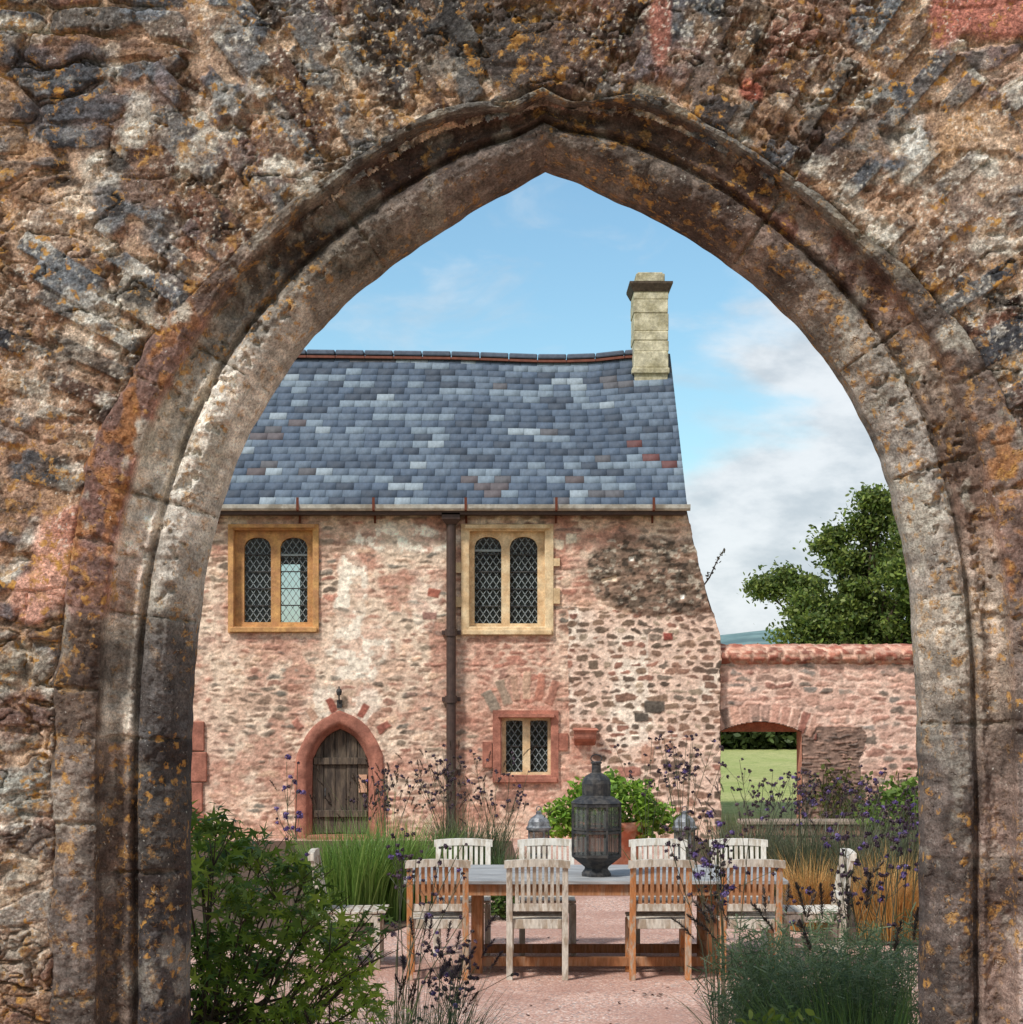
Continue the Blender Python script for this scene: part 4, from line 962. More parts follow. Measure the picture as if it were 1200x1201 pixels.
# far hill
hv = []; hf = []; n = 80
for k in range(n+1):
    x = -500+2400*k/n
    h = 49+7*math.sin(k*.21+.4)+5*math.sin(k*.55)+(26*math.exp(-((x-620)/170)**2)) - (26 if x < 0 else 0)
    hv += [(x, 1500, -2), (x, 1640, h*.7), (x, 1800, h), (x, 2200, -2)]
for k in range(n):
    for r in range(3): a = 4*k+r; hf.append((a, a+4, a+5, a+1))
tag(mesh_np('hill', np.array(hv), np.array(hf), M['hill'], None, None, True), kind='structure')

# ================================================================== foliage tools
def rot_frames(n, rng, up_bias=0.0):
    d = rng.normal(size=(n, 3)); d[:, 2] += up_bias; d /= np.linalg.norm(d, axis=1)[:, None]
    r = rng.normal(size=(n, 3)); u = np.cross(d, r); u /= np.linalg.norm(u, axis=1)[:, None]; w = np.cross(d, u)
    return d, u, w
def leaves(name, C, size, cols, rng, mat, parent=None, tmpl=None, up=.8, jitter=.25, fold=.15):
    """one leaf polygon on every centre in C"""
    n = len(C)
    if tmpl is None: tmpl = np.array([(-.5, 0), (-.1, -.27), (.3, -.2), (.55, 0), (.3, .2), (-.1, .27)])
    d, u, w = rot_frames(n, rng, up); s = np.asarray(size)*rng.uniform(.65, 1.3, n)
    k = len(tmpl); zf = -fold*np.abs(tmpl[:, 1])-.12*tmpl[:, 0]**2
    V = C[:, None]+s[:, None, None]*(tmpl[None, :, 0, None]*u[:, None]+tmpl[None, :, 1, None]*w[:, None]+zf[None, :, None]*d[:, None])
    Fc = np.arange(n*k).reshape(n, k)
    ci = rng.randint(0, len(cols), n); cc = carr(*cols)[ci]*rng.uniform(1-jitter, 1+jitter, (n, 1))
    return mesh_np(name, V.reshape(-1, 3), Fc, mat, parent, np.repeat(cc, k, 0))
def star(nl=5):
    t = []
    for k in range(nl):
        a = R(-125+250*k/(nl-1)); L = (.62, .9, 1.05, .9, .62)[k] if nl == 5 else .9
        t.append((math.cos(a)*L, math.sin(a)*L))
        if k < nl-1:
            b_ = R(-125+250*(k+.5)/(nl-1)); t.append((math.cos(b_)*.23, math.sin(b_)*.23))
    t = [(-.18, 0)]+t
    return np.array(t)*.55
def blades(name, n, rad, hr, lean, width, cols, rng, mat, parent, droop=.5, origin=(0, 0, 0), seg=5):
    a = rng.uniform(0, 2*np.pi, n); r = rad*np.sqrt(rng.rand(n)); az = a+rng.normal(0, .7, n)
    h = rng.uniform(hr[0], hr[1], n); ln = lean*rng.uniform(.2, 1.2, n)*h; w = width*rng.uniform(.6, 1.3, n)
    t = np.linspace(0, 1, seg)
    bx = r*np.cos(a); by = r*np.sin(a)
    out = ln[:, None]*(t**1.6)[None]; z = h[:, None]*(t[None]-droop*rng.uniform(.1, 1, n)[:, None]*(t[None]**3)*.55)
    cx = bx[:, None]+np.cos(az)[:, None]*out; cy = by[:, None]+np.sin(az)[:, None]*out
    sa = az+np.pi/2+rng.normal(0, .6, n); ww = w[:, None]*(1-.92*t[None]**1.5)*.5
    L = np.stack([cx-np.cos(sa)[:, None]*ww, cy-np.sin(sa)[:, None]*ww, z], -1); Rr = np.stack([cx+np.cos(sa)[:, None]*ww, cy+np.sin(sa)[:, None]*ww, z], -1)
    V = np.stack([L, Rr], 2).reshape(-1, 3)+np.array(origin)
    b0 = (np.arange(n)*seg*2)[:, None]+(np.arange(seg-1)*2)[None]; b0 = b0.ravel()
    Q = np.stack([b0, b0+1, b0+3, b0+2], 1)
    cc = carr(*cols)[rng.randint(0, len(cols), n)]*rng.uniform(.75, 1.25, (n, 1))
    o = mesh_np(name, V, Q, mat, parent, np.repeat(cc, seg*2, 0))
    tips = np.stack([cx[:, -1], cy[:, -1], z[:, -1]], 1)+np.array(origin)
    dirs = np.stack([cx[:, -1]-cx[:, -2], cy[:, -1]-cy[:, -2], z[:, -1]-z[:, -2]], 1)
    return o, tips, dirs/np.linalg.norm(dirs, axis=1)[:, None]
def plumes(name, tips, dirs, L, rad, cols, rng, mat, parent, per=110):
    """bottle-brush flower heads"""
    n = len(tips); t = rng.rand(n, per); prof = np.sin(np.pi*np.clip(t*.92+.08, 0, 1))**.6
    ref = np.array([.3, .7, .2]); x = np.cross(dirs, ref); x /= np.linalg.norm(x, axis=1)[:, None]; y = np.cross(dirs, x)
    a = rng.uniform(0, 2*np.pi, (n, per)); rr = rad*prof
    rd = np.cos(a)[..., None]*x[:, None]+np.sin(a)[..., None]*y[:, None]
    bend = np.array([0, 0, -1.0])*(t**2)[..., None]*L*.22
    p = tips[:, None]+dirs[:, None]*(t[..., None]-.35)*L+bend
    q = p+rd*rr[..., None]+dirs[:, None]*L*.09
    s = np.cross(rd, np.broadcast_to(dirs[:, None], rd.shape))*rad*.13
    V = np.stack([p-s, p+s, q+s*.3, q-s*.3], 2).reshape(-1, 3)
    cc = np.repeat(carr(*cols)[rng.randint(0, len(cols), n*per)]*rng.uniform(.7, 1.3, (n*per, 1)), 4, 0)
    return mesh_np(name, V, np.arange(len(V)).reshape(-1, 4), mat, parent, cc)
def heads(name, C, rad, cols, rng, mat, parent, per=34):
    n = len(C); d = rng.normal(size=(n, per, 3)); d[..., 2] = d[..., 2]*.7+.25; d /= np.linalg.norm(d, axis=2)[..., None]
    r = np.asarray(rad).reshape(-1, 1, 1)*np.ones((n, 1, 1)); ref = rng.normal(size=(n, per, 3)); s = np.cross(d, ref); s /= np.linalg.norm(s, axis=2)[..., None]; w = np.cross(d, s)
    c = C[:, None]+d*r*rng.uniform(.3, .95, (n, per, 1)); k = r*.34
    V = np.stack([c-s*k-w*k*.6, c+s*k-w*k*.6, c+s*k*.8+w*k+d*k*.5, c-s*k*.8+w*k+d*k*.5], 2).reshape(-1, 3)
    ci = rng.randint(0, len(cols), n); cc = np.repeat(carr(*cols)[ci][:, None]*rng.uniform(.6, 1.4, (n, per, 1)), 4, 1).reshape(-1, 3)
    return mesh_np(name, V, np.arange(len(V)).reshape(-1, 4), mat, parent, cc)

VSTEM = ((92, 98, 72), (78, 84, 64), (108, 104, 80)); VHEAD = ((84, 68, 80), (70, 58, 66), (98, 80, 92), (80, 68, 68))
def verbena(loc, hmin, hmax, nst, spread, seed, label, group, purple=.08, headr=.013, lean=(0, 0)):
    rng = np.random.RandomState(seed); root = empty('verbena_plant', loc, 0, label, 'flower', group); mb = MB(); H_ = []; Pp = []
    for k in range(nst):
        a = rng.uniform(0, 2*math.pi); b0 = Vector((rng.normal(0, .05), rng.normal(0, .05), 0)); h = rng.uniform(hmin, hmax)
        dx = spread*rng.uniform(.1, 1)*math.cos(a)+lean[0]*rng.uniform(.4, 1.1); dy = spread*rng.uniform(.1, 1)*math.sin(a)+lean[1]
        top = b0+Vector((dx, dy, h)); mid = b0*.5+top*.5+Vector((-dx*.18, -dy*.18, h*.03))
        pts = [b0, b0*.6+mid*.4, mid, mid*.4+top*.6, top]; mb.cur = c3(*VSTEM[rng.randint(3)])
        mb.tube(pts, [.0036, .0034, .003, .0026, .002], 4, False)
        tops = [top]
        for q in range(rng.randint(2, 6)):
            s = mid*.35+top*.65 if rng.rand() < .6 else mid*.6+top*.4
            e_ = s+Vector((rng.normal(0, .085), rng.normal(0, .085), rng.uniform(.06, .20))); mb.tube([s, (s+e_)/2+Vector((0, 0, -.012)), e_], .0018, 3, False); tops.append(e_)
        for e_ in tops:
            for z in range(rng.randint(1, 4)):
                H_.append(tuple(e_+Vector((rng.normal(0, .016), rng.normal(0, .016), rng.normal(0, .012)))))
                Pp.append(rng.rand() < purple)
    mb.build('stem', M['blade'], root)
    H_ = np.array(H_); Pp = np.array(Pp)
    if (~Pp).any(): heads('faded_blossoms', H_[~Pp], headr*rng.uniform(.7, 1.15, (~Pp).sum()), VHEAD, rng, M['dry'], root)
    if Pp.any(): heads('blossoms', H_[Pp], headr*1.25*rng.uniform(.7, 1.2, Pp.sum()), ((112, 92, 140), (94, 76, 120), (124, 106, 150)), rng, M['dry'], root)
    blades('foliage', 26, .08, (.25, .6), .7, .014, ((84, 100, 62), (70, 86, 52), (98, 108, 72)), rng, M['blade'], root, .8)
    return root
def fountain(loc, rad, hr, n, seed, label, group, npl=20, hp=(.9, 1.2), cols=((74, 104, 52), (92, 118, 56), (62, 88, 46), (118, 128, 70)), pcols=((84, 70, 62), (66, 54, 50), (104, 88, 72)), width=.007, lean=.55, name='fountain_grass', pl=.13, pr=.016):
    rng = np.random.RandomState(seed); root = tag(empty(name, loc, 0, label, 'grass', group), kind='thing')
    blades('blade', n, rad, hr, lean, width, cols, rng, M['blade'], root, .9)
    if npl:
        o, t, d = blades('flower_stalk', npl, rad*.7, hp, .42, .004, cols, rng, M['blade'], root, .25)
        plumes('feathery_plumes', t, d, pl, pr, pcols, rng, M['dry'], root)
    return root
def at(px, d, z=.015): return ((px-HX)*d/F, d, z)

# ================================================================== trees and hedges far off
def tree(name, loc, lobes, nleaf, lsize, cols, seed, label, cat='tree', trunk=(.28, 2.2), group=None):
    rng = np.random.RandomState(seed); root = empty(name, loc, 0, label, cat, group); mb = MB(); th = trunk[1]
    mb.tube([(0, 0, -.1), (.04, 0, th*.5), (0, .05, th)], [trunk[0]*1.2, trunk[0], trunk[0]*.8], 10)
    Cs = []; tw = []
    for (x, y, z, r) in lobes:
        c = np.array((x, y, z)); s = Vector((0, 0, th*rng.uniform(.75, 1))); e_ = Vector(c)
        mb.tube([s, s*.55+e_*.45+Vector((0, 0, -.12*r)), e_], [trunk[0]*.3, trunk[0]*.14, .015], 6, False)
        nc = max(4, int(26*r*r)); dirs = rng.normal(size=(nc, 3)); dirs /= np.linalg.norm(dirs, axis=1)[:, None]
        cc = c+dirs*r*(rng.uniform(.35, 1.08, (nc, 1)))*np.array([1, 1, .86])
        for q in cc:
            mb.tube([e_, (e_+Vector(q))/2+Vector((0, 0, .03)), Vector(q)], [.018, .012, .005], 3, False)
            m_ = int(nleaf/ max(1, sum(max(4, int(26*l[3]**2)) for l in lobes)))
            p = rng.normal(size=(m_, 3))*np.array([.16, .16, .11])*rng.uniform(.7, 1.5)+q; Cs.append(p)
    mb.build('trunk', M['bark'], root)
    C = np.vstack(Cs); leaves('crown', C, lsize, cols, rng, M['leaf'], root, up=.7)
    return root
def oak_at(px, py, d=46): return ((px-HX)*d/F-8.2, HC+(HY-py)*d/F)
L_ = []
rng = np.random.RandomState(77)
for (px_, py_, r_) in [(905, 684, .26), (893, 690, .16), (925, 678, .3), (935, 720, .5), (928, 745, .5), (955, 690, .5), (985, 655, .3), (975, 640, .18), (983, 628, .10), (985, 700, .75), (965, 740, .7), (1010, 670, .6), (1020, 630, .34), (1012, 612, .2), (1030, 592, .22), (1023, 585, .13), (1045, 600, .4),
                      (1045, 640, .7), (1060, 680, .9), (1030, 720, .9), (1000, 745, .7), (1080, 620, .9), (1100, 680, 1.0), (1090, 740, 1.1), (1130, 650, 1.1), (1060, 755, .8), (950, 765, .6), (1120, 600, .7), (1150, 700, 1.1), (1000, 790, .9), (1060, 800, 1.0)]:
    x, z = oak_at(px_, py_); L_.append((x, rng.uniform(-1.6, .8)*min(1, r_*1.6), z, r_))
tree('oak_tree', (8.2, 46, 0), L_, 95000, .11, ((96, 114, 54), (116, 132, 60), (76, 94, 48), (138, 148, 76), (84, 100, 54), (104, 112, 64)), 5, 'large dark green oak tree rising behind the garden wall', trunk=(.3, 2.6))
hedge = empty('hedge', (12.5, 64, 0), 0, 'dark green hedge along the far side of the meadow, seen through the wall opening', 'hedge')
rng = np.random.RandomState(8); n = 60000
hx_ = rng.uniform(-8, 8, n); top = 2.3+.35*np.sin(hx_*1.7)+.25*np.sin(hx_*4.3+1); hyy = rng.normal(0, .6, n)
hzz = top*rng.rand(n)**.85
C = np.stack([hx_, hyy, hzz], 1)+rng.normal(size=(n, 3))*.08
leaves('foliage', C, .24, ((62, 76, 42), (74, 88, 46), (52, 64, 38), (82, 96, 54)), rng, M['leaf'], hedge, up=.4)
mb = MB()
for k in range(14): x = -7.5+k*1.15; mb.tube([(x, 0, 0), (x+.1, 0, 1.1), (x-.05, .1, 1.9)], [.07, .05, .02], 6)
mb.build('stem', M['bark'], hedge)

# ================================================================== courtyard planting
# Japanese maple just inside the gateway on the left
rng = np.random.RandomState(12)
mp = empty('maple_shrub', (-1.35, 8.6, 0), 0, 'leafy green maple shrub growing just inside the gateway on its left', 'shrub')
mb = MB(); LC = []; LS = []; NC = []
def mpt(px, py, d=8.6): return Vector(((px-HX)*d/F+1.35, d-8.6, HC+(HY-py)*d/F))
tiers = []
for px_, py_, rx_, n_ in [(250, 968, 45, 60), (225, 990, 60, 80), (285, 1000, 50, 75), (330, 1012, 42, 55), (360, 1020, 26, 22), (250, 1040, 60, 95), (310, 1050, 60, 95), (365, 1060, 36, 42), (230, 1090, 60, 90), (290, 1095, 60, 100), (350, 1090, 50, 80), (395, 1095, 32, 36), (425, 1085, 22, 14),
                          (440, 1104, 14, 8), (250, 1140, 60, 100), (320, 1135, 60, 100), (385, 1125, 45, 60), (425, 1138, 26, 26), (270, 1180, 70, 110), (340, 1175, 60, 100), (400, 1160, 46, 55), (430, 1175, 26, 20), (180, 1010, 60, 80), (170, 1100, 70, 90), (300, 1215, 70, 90), (370, 1210, 50, 60), (310, 990, 26, 18), (215, 945, 30, 25)]:
    for q in range(2):
        c = mpt(px_+rng.normal(0, 8), py_+rng.normal(0, 6), 8.6+rng.uniform(-.5, .5)); rad = rx_/270
        tiers.append((c, rad, int(n_*.85)))
S0 = Vector((0, 0, 0))
mb.tube([S0, (.03, .02, .35), (-.05, 0, .7)], [.045, .038, .03], 8)
for c, rad, n_ in tiers:
    s = Vector((rng.normal(0, .04), rng.normal(0, .04), rng.uniform(.3, .75))); mid = s*.45+c*.55+Vector((0, .06, -.10)); mb.tube([s, mid, c], [.011, .006, .002], 5, False)
    for t in range(3):
        e_ = c+Vector((rng.normal(0, rad*.6), rng.normal(0, rad*.6), rng.normal(0, .03))); mb.tube([mid*.3+c*.7, e_], [.004, .0015], 3, False)
    n_ = int(n_*1.05); p = np.array(c)+rng.normal(size=(n_, 3))*np.array([rad*.50, rad*.50, .03]); p[:, 2] -= .35*(np.hypot(p[:, 0]-c.x, p[:, 1]-c.y))**2/rad
    LC.append(p); NC.append(np.full(n_, 0 if c.z < 1.08 and c.x > .42 else 1))
mb.build('branch', M['bark'], mp)
LC = np.vstack(LC); NC = np.concatenate(NC)
dk = ((104, 130, 48), (124, 146, 54), (90, 116, 44), (146, 164, 64), (108, 130, 56), (80, 104, 46)); lt = ((150, 172, 62), (168, 188, 72), (132, 156, 58), (120, 144, 56))
k = NC == 1; leaves('foliage', LC[k], .098, dk, rng, M['leaf'], mp, star(), up=1.5, fold=.2)
leaves('young_foliage', LC[~k], .09, lt, rng, M['leaf'], mp, star(), up=1.5, fold=.2)['label'] = 'fresh lime green leaves on the low outer branches'
GF = 'fountain grasses by the gateway'
fountain(at(418, 8.0), .24, (.6, 1.06), 1500, 21, 'green grass tuft under the maple shrub, nearest the gateway', GF, 12, (.8, 1.0), cols=((70, 100, 54), (88, 118, 62), (60, 86, 52), (104, 130, 74)))
fountain(at(492, 9.6), .22, (.5, .85), 900, 22, 'low dark grass tuft with purple brown plumes at the edge of the gravel', GF, 22, (.78, 1.05), cols=((82, 98, 62), (98, 110, 72), (70, 84, 56)), pcols=((98, 82, 84), (82, 68, 74), (112, 94, 92)), pr=.02)
fountain(at(1012, 9.0), .30, (.6, 1.08), 1500, 23, 'green grass with dark arching plumes beside the right gateway jamb', GF, 12, (1.05, 1.36), cols=((90, 118, 58), (106, 134, 64), (78, 104, 52)), pcols=((104, 94, 84), (86, 78, 72), (122, 108, 96)), pl=.20, pr=.026)
fountain(at(905, 10.6), .20, (.5, .85), 420, 24, 'dusky plumed grass leaning over the gravel left of the blue green bush', GF, 9, (.95, 1.2), cols=((78, 94, 66), (92, 104, 74), (64, 78, 58)), pcols=((112, 100, 90), (90, 80, 76), (128, 112, 100)), pl=.20, pr=.024, lean=.7)
# blue-green feathery bush
rng = np.random.RandomState(31)
sg = empty('russian_sage', at(962, 9.9), 0, 'feathery blue green bush at the gravel edge before the half hidden near chair', 'shrub')
o, t, d = blades('stem', 300, .38, (.55, 1.04), .30, .007, ((112, 130, 88), (128, 144, 98), (96, 116, 78)), rng, M['blade'], sg, .15)
C = []
for k in range(len(t)):
    m_ = 60; s = np.sqrt(rng.rand(m_))[:, None]; b0 = np.array([t[k, 0]*.35, t[k, 1]*.35, .12]); C.append(b0+(t[k]-b0)*s+rng.normal(size=(m_, 3))*.022)
C = np.vstack(C); leaves('foliage', C, .05, ((108, 126, 92), (124, 142, 106), (90, 110, 80), (142, 156, 122), (106, 126, 80)), rng, M['leaf'], sg, np.array([(-.6, -.05), (.6, -.04), (.7, 0), (.6, .05), (-.6, .05)]), up=.3)
lm = empty('lady_mantle', at(922, 8.8), 0, 'small lime green leafy plant at the foot of the blue green bush', 'plant')
rng = np.random.RandomState(32); C = rng.normal(size=(420, 3))*np.array([.11, .11, .10])+np.array([0, 0, .52]); C[:, 2] = np.maximum(C[:, 2], .05)
leaves('foliage', C, .05, ((116, 134, 52), (96, 118, 46), (134, 148, 64)), rng, M['leaf'], lm, up=1)
mb = MB(); mb.cur = c3(90, 100, 60)
for k in range(18): e_ = C[k*20]; mb.tube([(e_[0]*.3, e_[1]*.3, 0), (e_[0]*.7, e_[1]*.7, e_[2]*.6), e_], .003, 3, False)
mb.build('stem', M['blade'], lm)
# verbena: near ones
GV = 'verbena plants with dark seed heads'
verbena(at(520, 10.2), .5, .98, 10, .24, 41, 'low verbena at the gravel edge in front of the bright orange chair', GV, .08, .013, (.05, 0))
verbena(at(470, 11.4), .8, 1.35, 10, .30, 42, 'tall thin verbena whose heads cross the back of the leftmost near chair', GV, .12, .013, (.22, 0))
verbena(at(340, 12.2), 1.2, 1.72, 3, .30, 43, 'pale mauve verbena rising above the maple shrub in front of the red door arch', GV, .7, .014)
verbena(at(848, 11.6), .85, 1.45, 13, .22, 44, 'verbena with deep purple heads beside the right table leg', GV, .2, .015, (-.1, 0))
verbena(at(1000, 11.2), .95, 1.42, 12, .34, 45, 'verbena with dark heads rising over the blue green bush', GV, .12, .014)
verbena(at(1050, 12), 1.1, 1.5, 9, .34, 46, 'verbena with bright purple heads in front of the orange grass by the right jamb', GV, .22, .015)
# mid ground
for (px_, d_, h0, h1, n_, sp, sd_, lb) in [(800, 19.5, 1.2, 1.7, 13, .42, 51, 'tall dark headed verbena against the pale buttress left of the wall opening'), (890, 18.6, .95, 1.45, 11, .5, 52, 'dark headed verbena standing in front of the meadow seen through the opening'),
                                        (940, 19.4, .85, 1.3, 14, .5, 53, 'purple headed verbena at the right edge of the wall opening'), (1010, 18.4, .9, 1.4, 13, .5, 54, 'purple verbena in front of the layered slate part of the garden wall'),
                                        (455, 20.4, .9, 1.35, 14, .45, 55, 'dark headed verbena between the old door and the downpipe'), (525, 21, 1.0, 1.5, 15, .5, 56, 'dark headed verbena at the foot of the downpipe'), (585, 20.5, .9, 1.45, 12, .45, 57, 'dark headed verbena right of the downpipe under the small window'),
                                        (760, 20.6, 1.1, 1.6, 5, .4, 59, 'sparse verbena just right of the potted green plant'), (1065, 17.5, .9, 1.3, 10, .35, 58, 'small verbena beside the orange grass at the right jamb')]:
    verbena(at(px_, d_), h0, h1, n_, sp, sd_, lb, GV, .13 if px_ > 900 else .03, .017)
GM = 'tall green grasses behind the table'
gc = ((98, 130, 56), (112, 142, 64), (84, 114, 50), (128, 152, 78))
fountain(at(405, 17.8), .34, (.75, 1.1), 1300, 61, 'tall bright green grass behind the left end chair, before the old door', GM, 16, (1.05, 1.4), gc, width=.012, lean=.32)
fountain(at(448, 18.2), .34, (.75, 1.1), 1300, 62, 'tall bright green grass with brown plumes left of the leftmost far chair', GM, 18, (1.05, 1.45), gc, width=.012, lean=.32)
fountain(at(490, 19.4), .30, (.6, .95), 800, 63, 'green grass directly behind the leftmost near chair', GM, 14, (1.1, 1.5), gc, width=.012, lean=.4)
fountain(at(548, 21.3), .36, (.6, 1.0), 800, 64, 'greyish grass with upright plumes at the foot of the downpipe', GM, 22, (1.1, 1.55), ((92, 104, 70), (108, 116, 80), (78, 90, 60)), width=.011, lean=.4)
fountain(at(590, 20.2), .26, (.35, .6), 600, 65, 'low green grass between the two left far chairs', GM, 10, (.8, 1.3), ((72, 96, 52), (88, 110, 60), (60, 82, 46)), width=.011, lean=.55)
oc = ((190, 144, 80), (202, 158, 92), (168, 124, 68), (156, 136, 80), (208, 168, 106))
fountain(at(948, 17.4), .18, (.55, .82), 800, 66, 'orange grass tussock behind the right end chair, left of its back', 'orange grasses', 0, (1, 1), oc, width=.007, lean=.42, name='orange_sedge')
fountain(at(1043, 16.8), .27, (.6, .9), 1200, 67, 'larger orange grass tussock close to the right gateway jamb', 'orange grasses', 0, (1, 1), oc, width=.007, lean=.42, name='orange_sedge')
gg = ((108, 114, 84), (124, 126, 96), (90, 98, 70), (100, 96, 76))
GL = 'grey green perennials by the low wall'
for px_, d_, sd_, lb in [(878, 20.8, 71, 'grey green perennial clump below the wall opening'), (945, 20.2, 72, 'grey green perennial clump right of the wall opening'), (998, 19.6, 73, 'grey green perennial clump between the two orange grasses'), (1060, 20.6, 74, 'grey green perennial clump at the right end under the creeper')]:
    fountain(at(px_, d_), .42, (.55, 1.02), 900, sd_, lb, GL, 22, (.85, 1.2), gg, ((110, 92, 98), (92, 78, 82), (124, 108, 104)), .012, .38, 'perennial_clump', .12, .018)
def bush(name, loc, rad, cz, n, size, cols, seed, label, cat='shrub', group=None):
    rng = np.random.RandomState(seed); root = empty(name, loc, 0, label, cat, group); d = rng.normal(size=(n, 3)); d /= np.linalg.norm(d, axis=1)[:, None]
    lump = 1+.28*np.sin(d[:, 0]*5+seed)*np.sin(d[:, 2]*6+1)+.18*np.sin(d[:, 1]*9+d[:, 0]*7)
    C = d*np.array(rad)*(rng.uniform(.45, 1.05, n)**.6*lump)[:, None]; C[:, 2] += cz; C[:, 2] = np.maximum(C[:, 2], .03)
    leaves('foliage', C, size, cols, rng, M['leaf'], root, up=1)
    mb = MB()
    for k in range(16): e_ = C[k*7]*.8; mb.tube([(e_[0]*.15, e_[1]*.15, 0), (e_[0]*.5, e_[1]*.5, e_[2]*.6), tuple(e_)], [.012, .008, .003], 4, False)
    mb.build('stem', M['bark'], root); return root
bush('green_shrub', at(1058, 22.5), (.42, .4, .42), .62, 1500, .085, ((104, 128, 56), (120, 142, 66), (84, 108, 48)), 81, 'bright green shrub in front of the garden wall at its right end')
bush('low_green_plant', at(590, 18.2), (.2, .2, .14), .14, 500, .06, ((76, 98, 46), (94, 116, 54), (64, 84, 42)), 82, 'low green plant on the gravel between the first two near chairs', 'plant')
for px_, y0_, y1_, sd_, lb in [(975, 885, 975, 83, 'thin creeper climbing the slate part of the garden wall'), (1018, 915, 985, 85, 'low creeper between two other creepers on the garden wall'), (1058, 898, 975, 84, 'creeper climbing the garden wall next to the right jamb')]:
    rng = np.random.RandomState(sd_); d_ = 27.35; root = empty('wall_creeper', at(px_, d_), 0, lb, 'creeper', 'creepers on the garden wall'); mb = MB(); C = []
    for k in range(7):
        x = rng.normal(0, .1); zt = HC+(HY-(y0_+rng.uniform(0, 40)))*d_/F; p = [(x, 0, 0), (x+rng.normal(0, .06), .05, zt*.5), (x+rng.normal(0, .14), .08, zt)]; mb.tube(p, .008, 4, False)
        for t_ in rng.rand(46)*.95+.05: C.append((np.interp(t_, [0, .5, 1], [q[0] for q in p])+rng.normal(0, .07), .04+rng.normal(0, .05), t_*zt+rng.normal(0, .05)))
    mb.build('stem', M['bark'], root); leaves('foliage', np.array(C), .075, ((88, 98, 50), (106, 112, 58), (72, 84, 44)), rng, M['leaf'], root, up=.2)
# twig on the house end
tw = empty('bare_twig', (hx(826), DH+.4, hz(690)), 0, 'thin bare twig sprouting from the raked end of the house', 'twig')
mb = MB(); e_ = P(852, 643, DH+.4)-P(826, 690, DH+.4)
mb.tube([(-.1, 0, -.12), tuple(e_*.3+Vector((.02, 0, 0))), tuple(e_*.65), tuple(e_)], [.014, .011, .009, .004], 5)
mb.build('stem', M['bark'], tw)
rng = np.random.RandomState(9); C = np.array([tuple(e_*t_) for t_ in rng.uniform(.25, 1, 34)])+rng.normal(size=(34, 3))*.02
leaves('foliage', C, .05, ((90, 86, 72), (74, 72, 62)), rng, M['leaf'], tw)
# low wall under the opening
lw = empty('low_wall', (5.0, 24.2, 0), 0, 'low stone retaining wall with a pale flat top in front of the wall opening', 'wall')
mb = MB(); x = -2.15
rng = np.random.RandomState(4)
for row in range(3):
    x = -2.15
    while x < 4: w_ = rng.uniform(.2, .4); mb.cur = c3(*[(150, 112, 96), (134, 108, 94), (168, 128, 108)][rng.randint(3)]); mb.box(x, x+w_-.012, rng.uniform(-.012, .012), .3, row*.145, row*.145+.135); x += w_
mb.build('stone_course', M['gwall'], lw, bevel=.015)
mb = MB(); x = -2.2
while x < 4: w_ = rng.uniform(.5, .8); mb.cur = c3(158, 138, 122); mb.box(x, x+w_-.008, -.05, .35, .436, .485); x += w_
mb.build('capstone', M['gwall'], lw, bevel=.01)
# planter
pt = empty('plant_pot', at(716, 22.5, .005), 0, 'large terracotta pot standing against the house behind the far chairs', 'pot')
mb = MB(); mb.lathe([(.25, 0), (.29, .03), (.36, .3), (.40, .5), (.44, .52), (.445, .60), (.41, .605), (.39, .56), (.37, .5)], 28); mb.build('pot_body', M['pot'], pt, True)
mb = MB(); mb.lathe([(.38, .0), (.37, .02)], 24, (0, 0, .53)); mb.build('compost', M['soil'], pt)
rng = np.random.RandomState(14)
pp = empty('potted_plant', at(716, 22.5, .56), 0, 'spreading bright green leafy plant growing in the terracotta pot', 'plant')
d = rng.normal(size=(3400, 3)); d /= np.linalg.norm(d, axis=1)[:, None]; lump = 1+.22*np.sin(d[:, 0]*6+2)*np.sin(d[:, 1]*5)+.15*np.sin(d[:, 0]*13+1)
C = d*np.array([.70, .5, .36])*(rng.uniform(.4, 1.05, 3400)**.5*lump)[:, None]; C[:, 2] = C[:, 2]+.20-.28*np.abs(C[:, 0])**1.6; C = C[C[:, 2] > -.14]
leaves('foliage', C, .085, ((116, 150, 52), (136, 168, 64), (96, 130, 46), (150, 178, 78), (84, 112, 42)), rng, M['leaf'], pp, up=1.2)
mb = MB(); mb.cur = c3(90, 100, 56)
for k in range(30): e_ = C[k*60]; mb.tube([(e_[0]*.25, e_[1]*.25, -.03), (e_[0]*.6, e_[1]*.6, max(.05, e_[2]*.7)), tuple(e_)], [.008, .006, .003], 4, False)
mb.build('stem', M['blade'], pp)
# ================================================================== table and chairs
tb = empty('garden_table', ((697.5-HX)/156, 15.25, 0), 0, 'long weathered grey slatted garden table with orange teak legs', 'table')
tL, tW, tz = 1.42, .65, .72; rng = np.random.RandomState(2)
mb = MB(); nb_ = 9
for k in range(nb_):
    y = -tW+2*tW*k/nb_; z = tz+rng.uniform(-.001, .001); mb.box(-tL+.1, tL-.1, y+.003, y+2*tW/nb_-.003, z-.026, z)
for s in (-1, 1): mb.box(min(s*tL, s*(tL-.097)), max(s*tL, s*(tL-.097)), -tW, tW, tz-.027, tz+.001)
mb.build('tabletop', M['tabletop'], tb, bevel=.003)
mb = MB()
for s in (-1, 1): mb.bar((-tL+.12, s*(tW-.06), tz-.072), (tL-.12, s*(tW-.06), tz-.072), .028, .085)
for x in (-tL+.12, -.4, .4, tL-.12): mb.bar((x, -tW+.08, tz-.07), (x, tW-.08, tz-.07), .03, .07)
mb.build('apron', M['teak'], tb, bevel=.003)
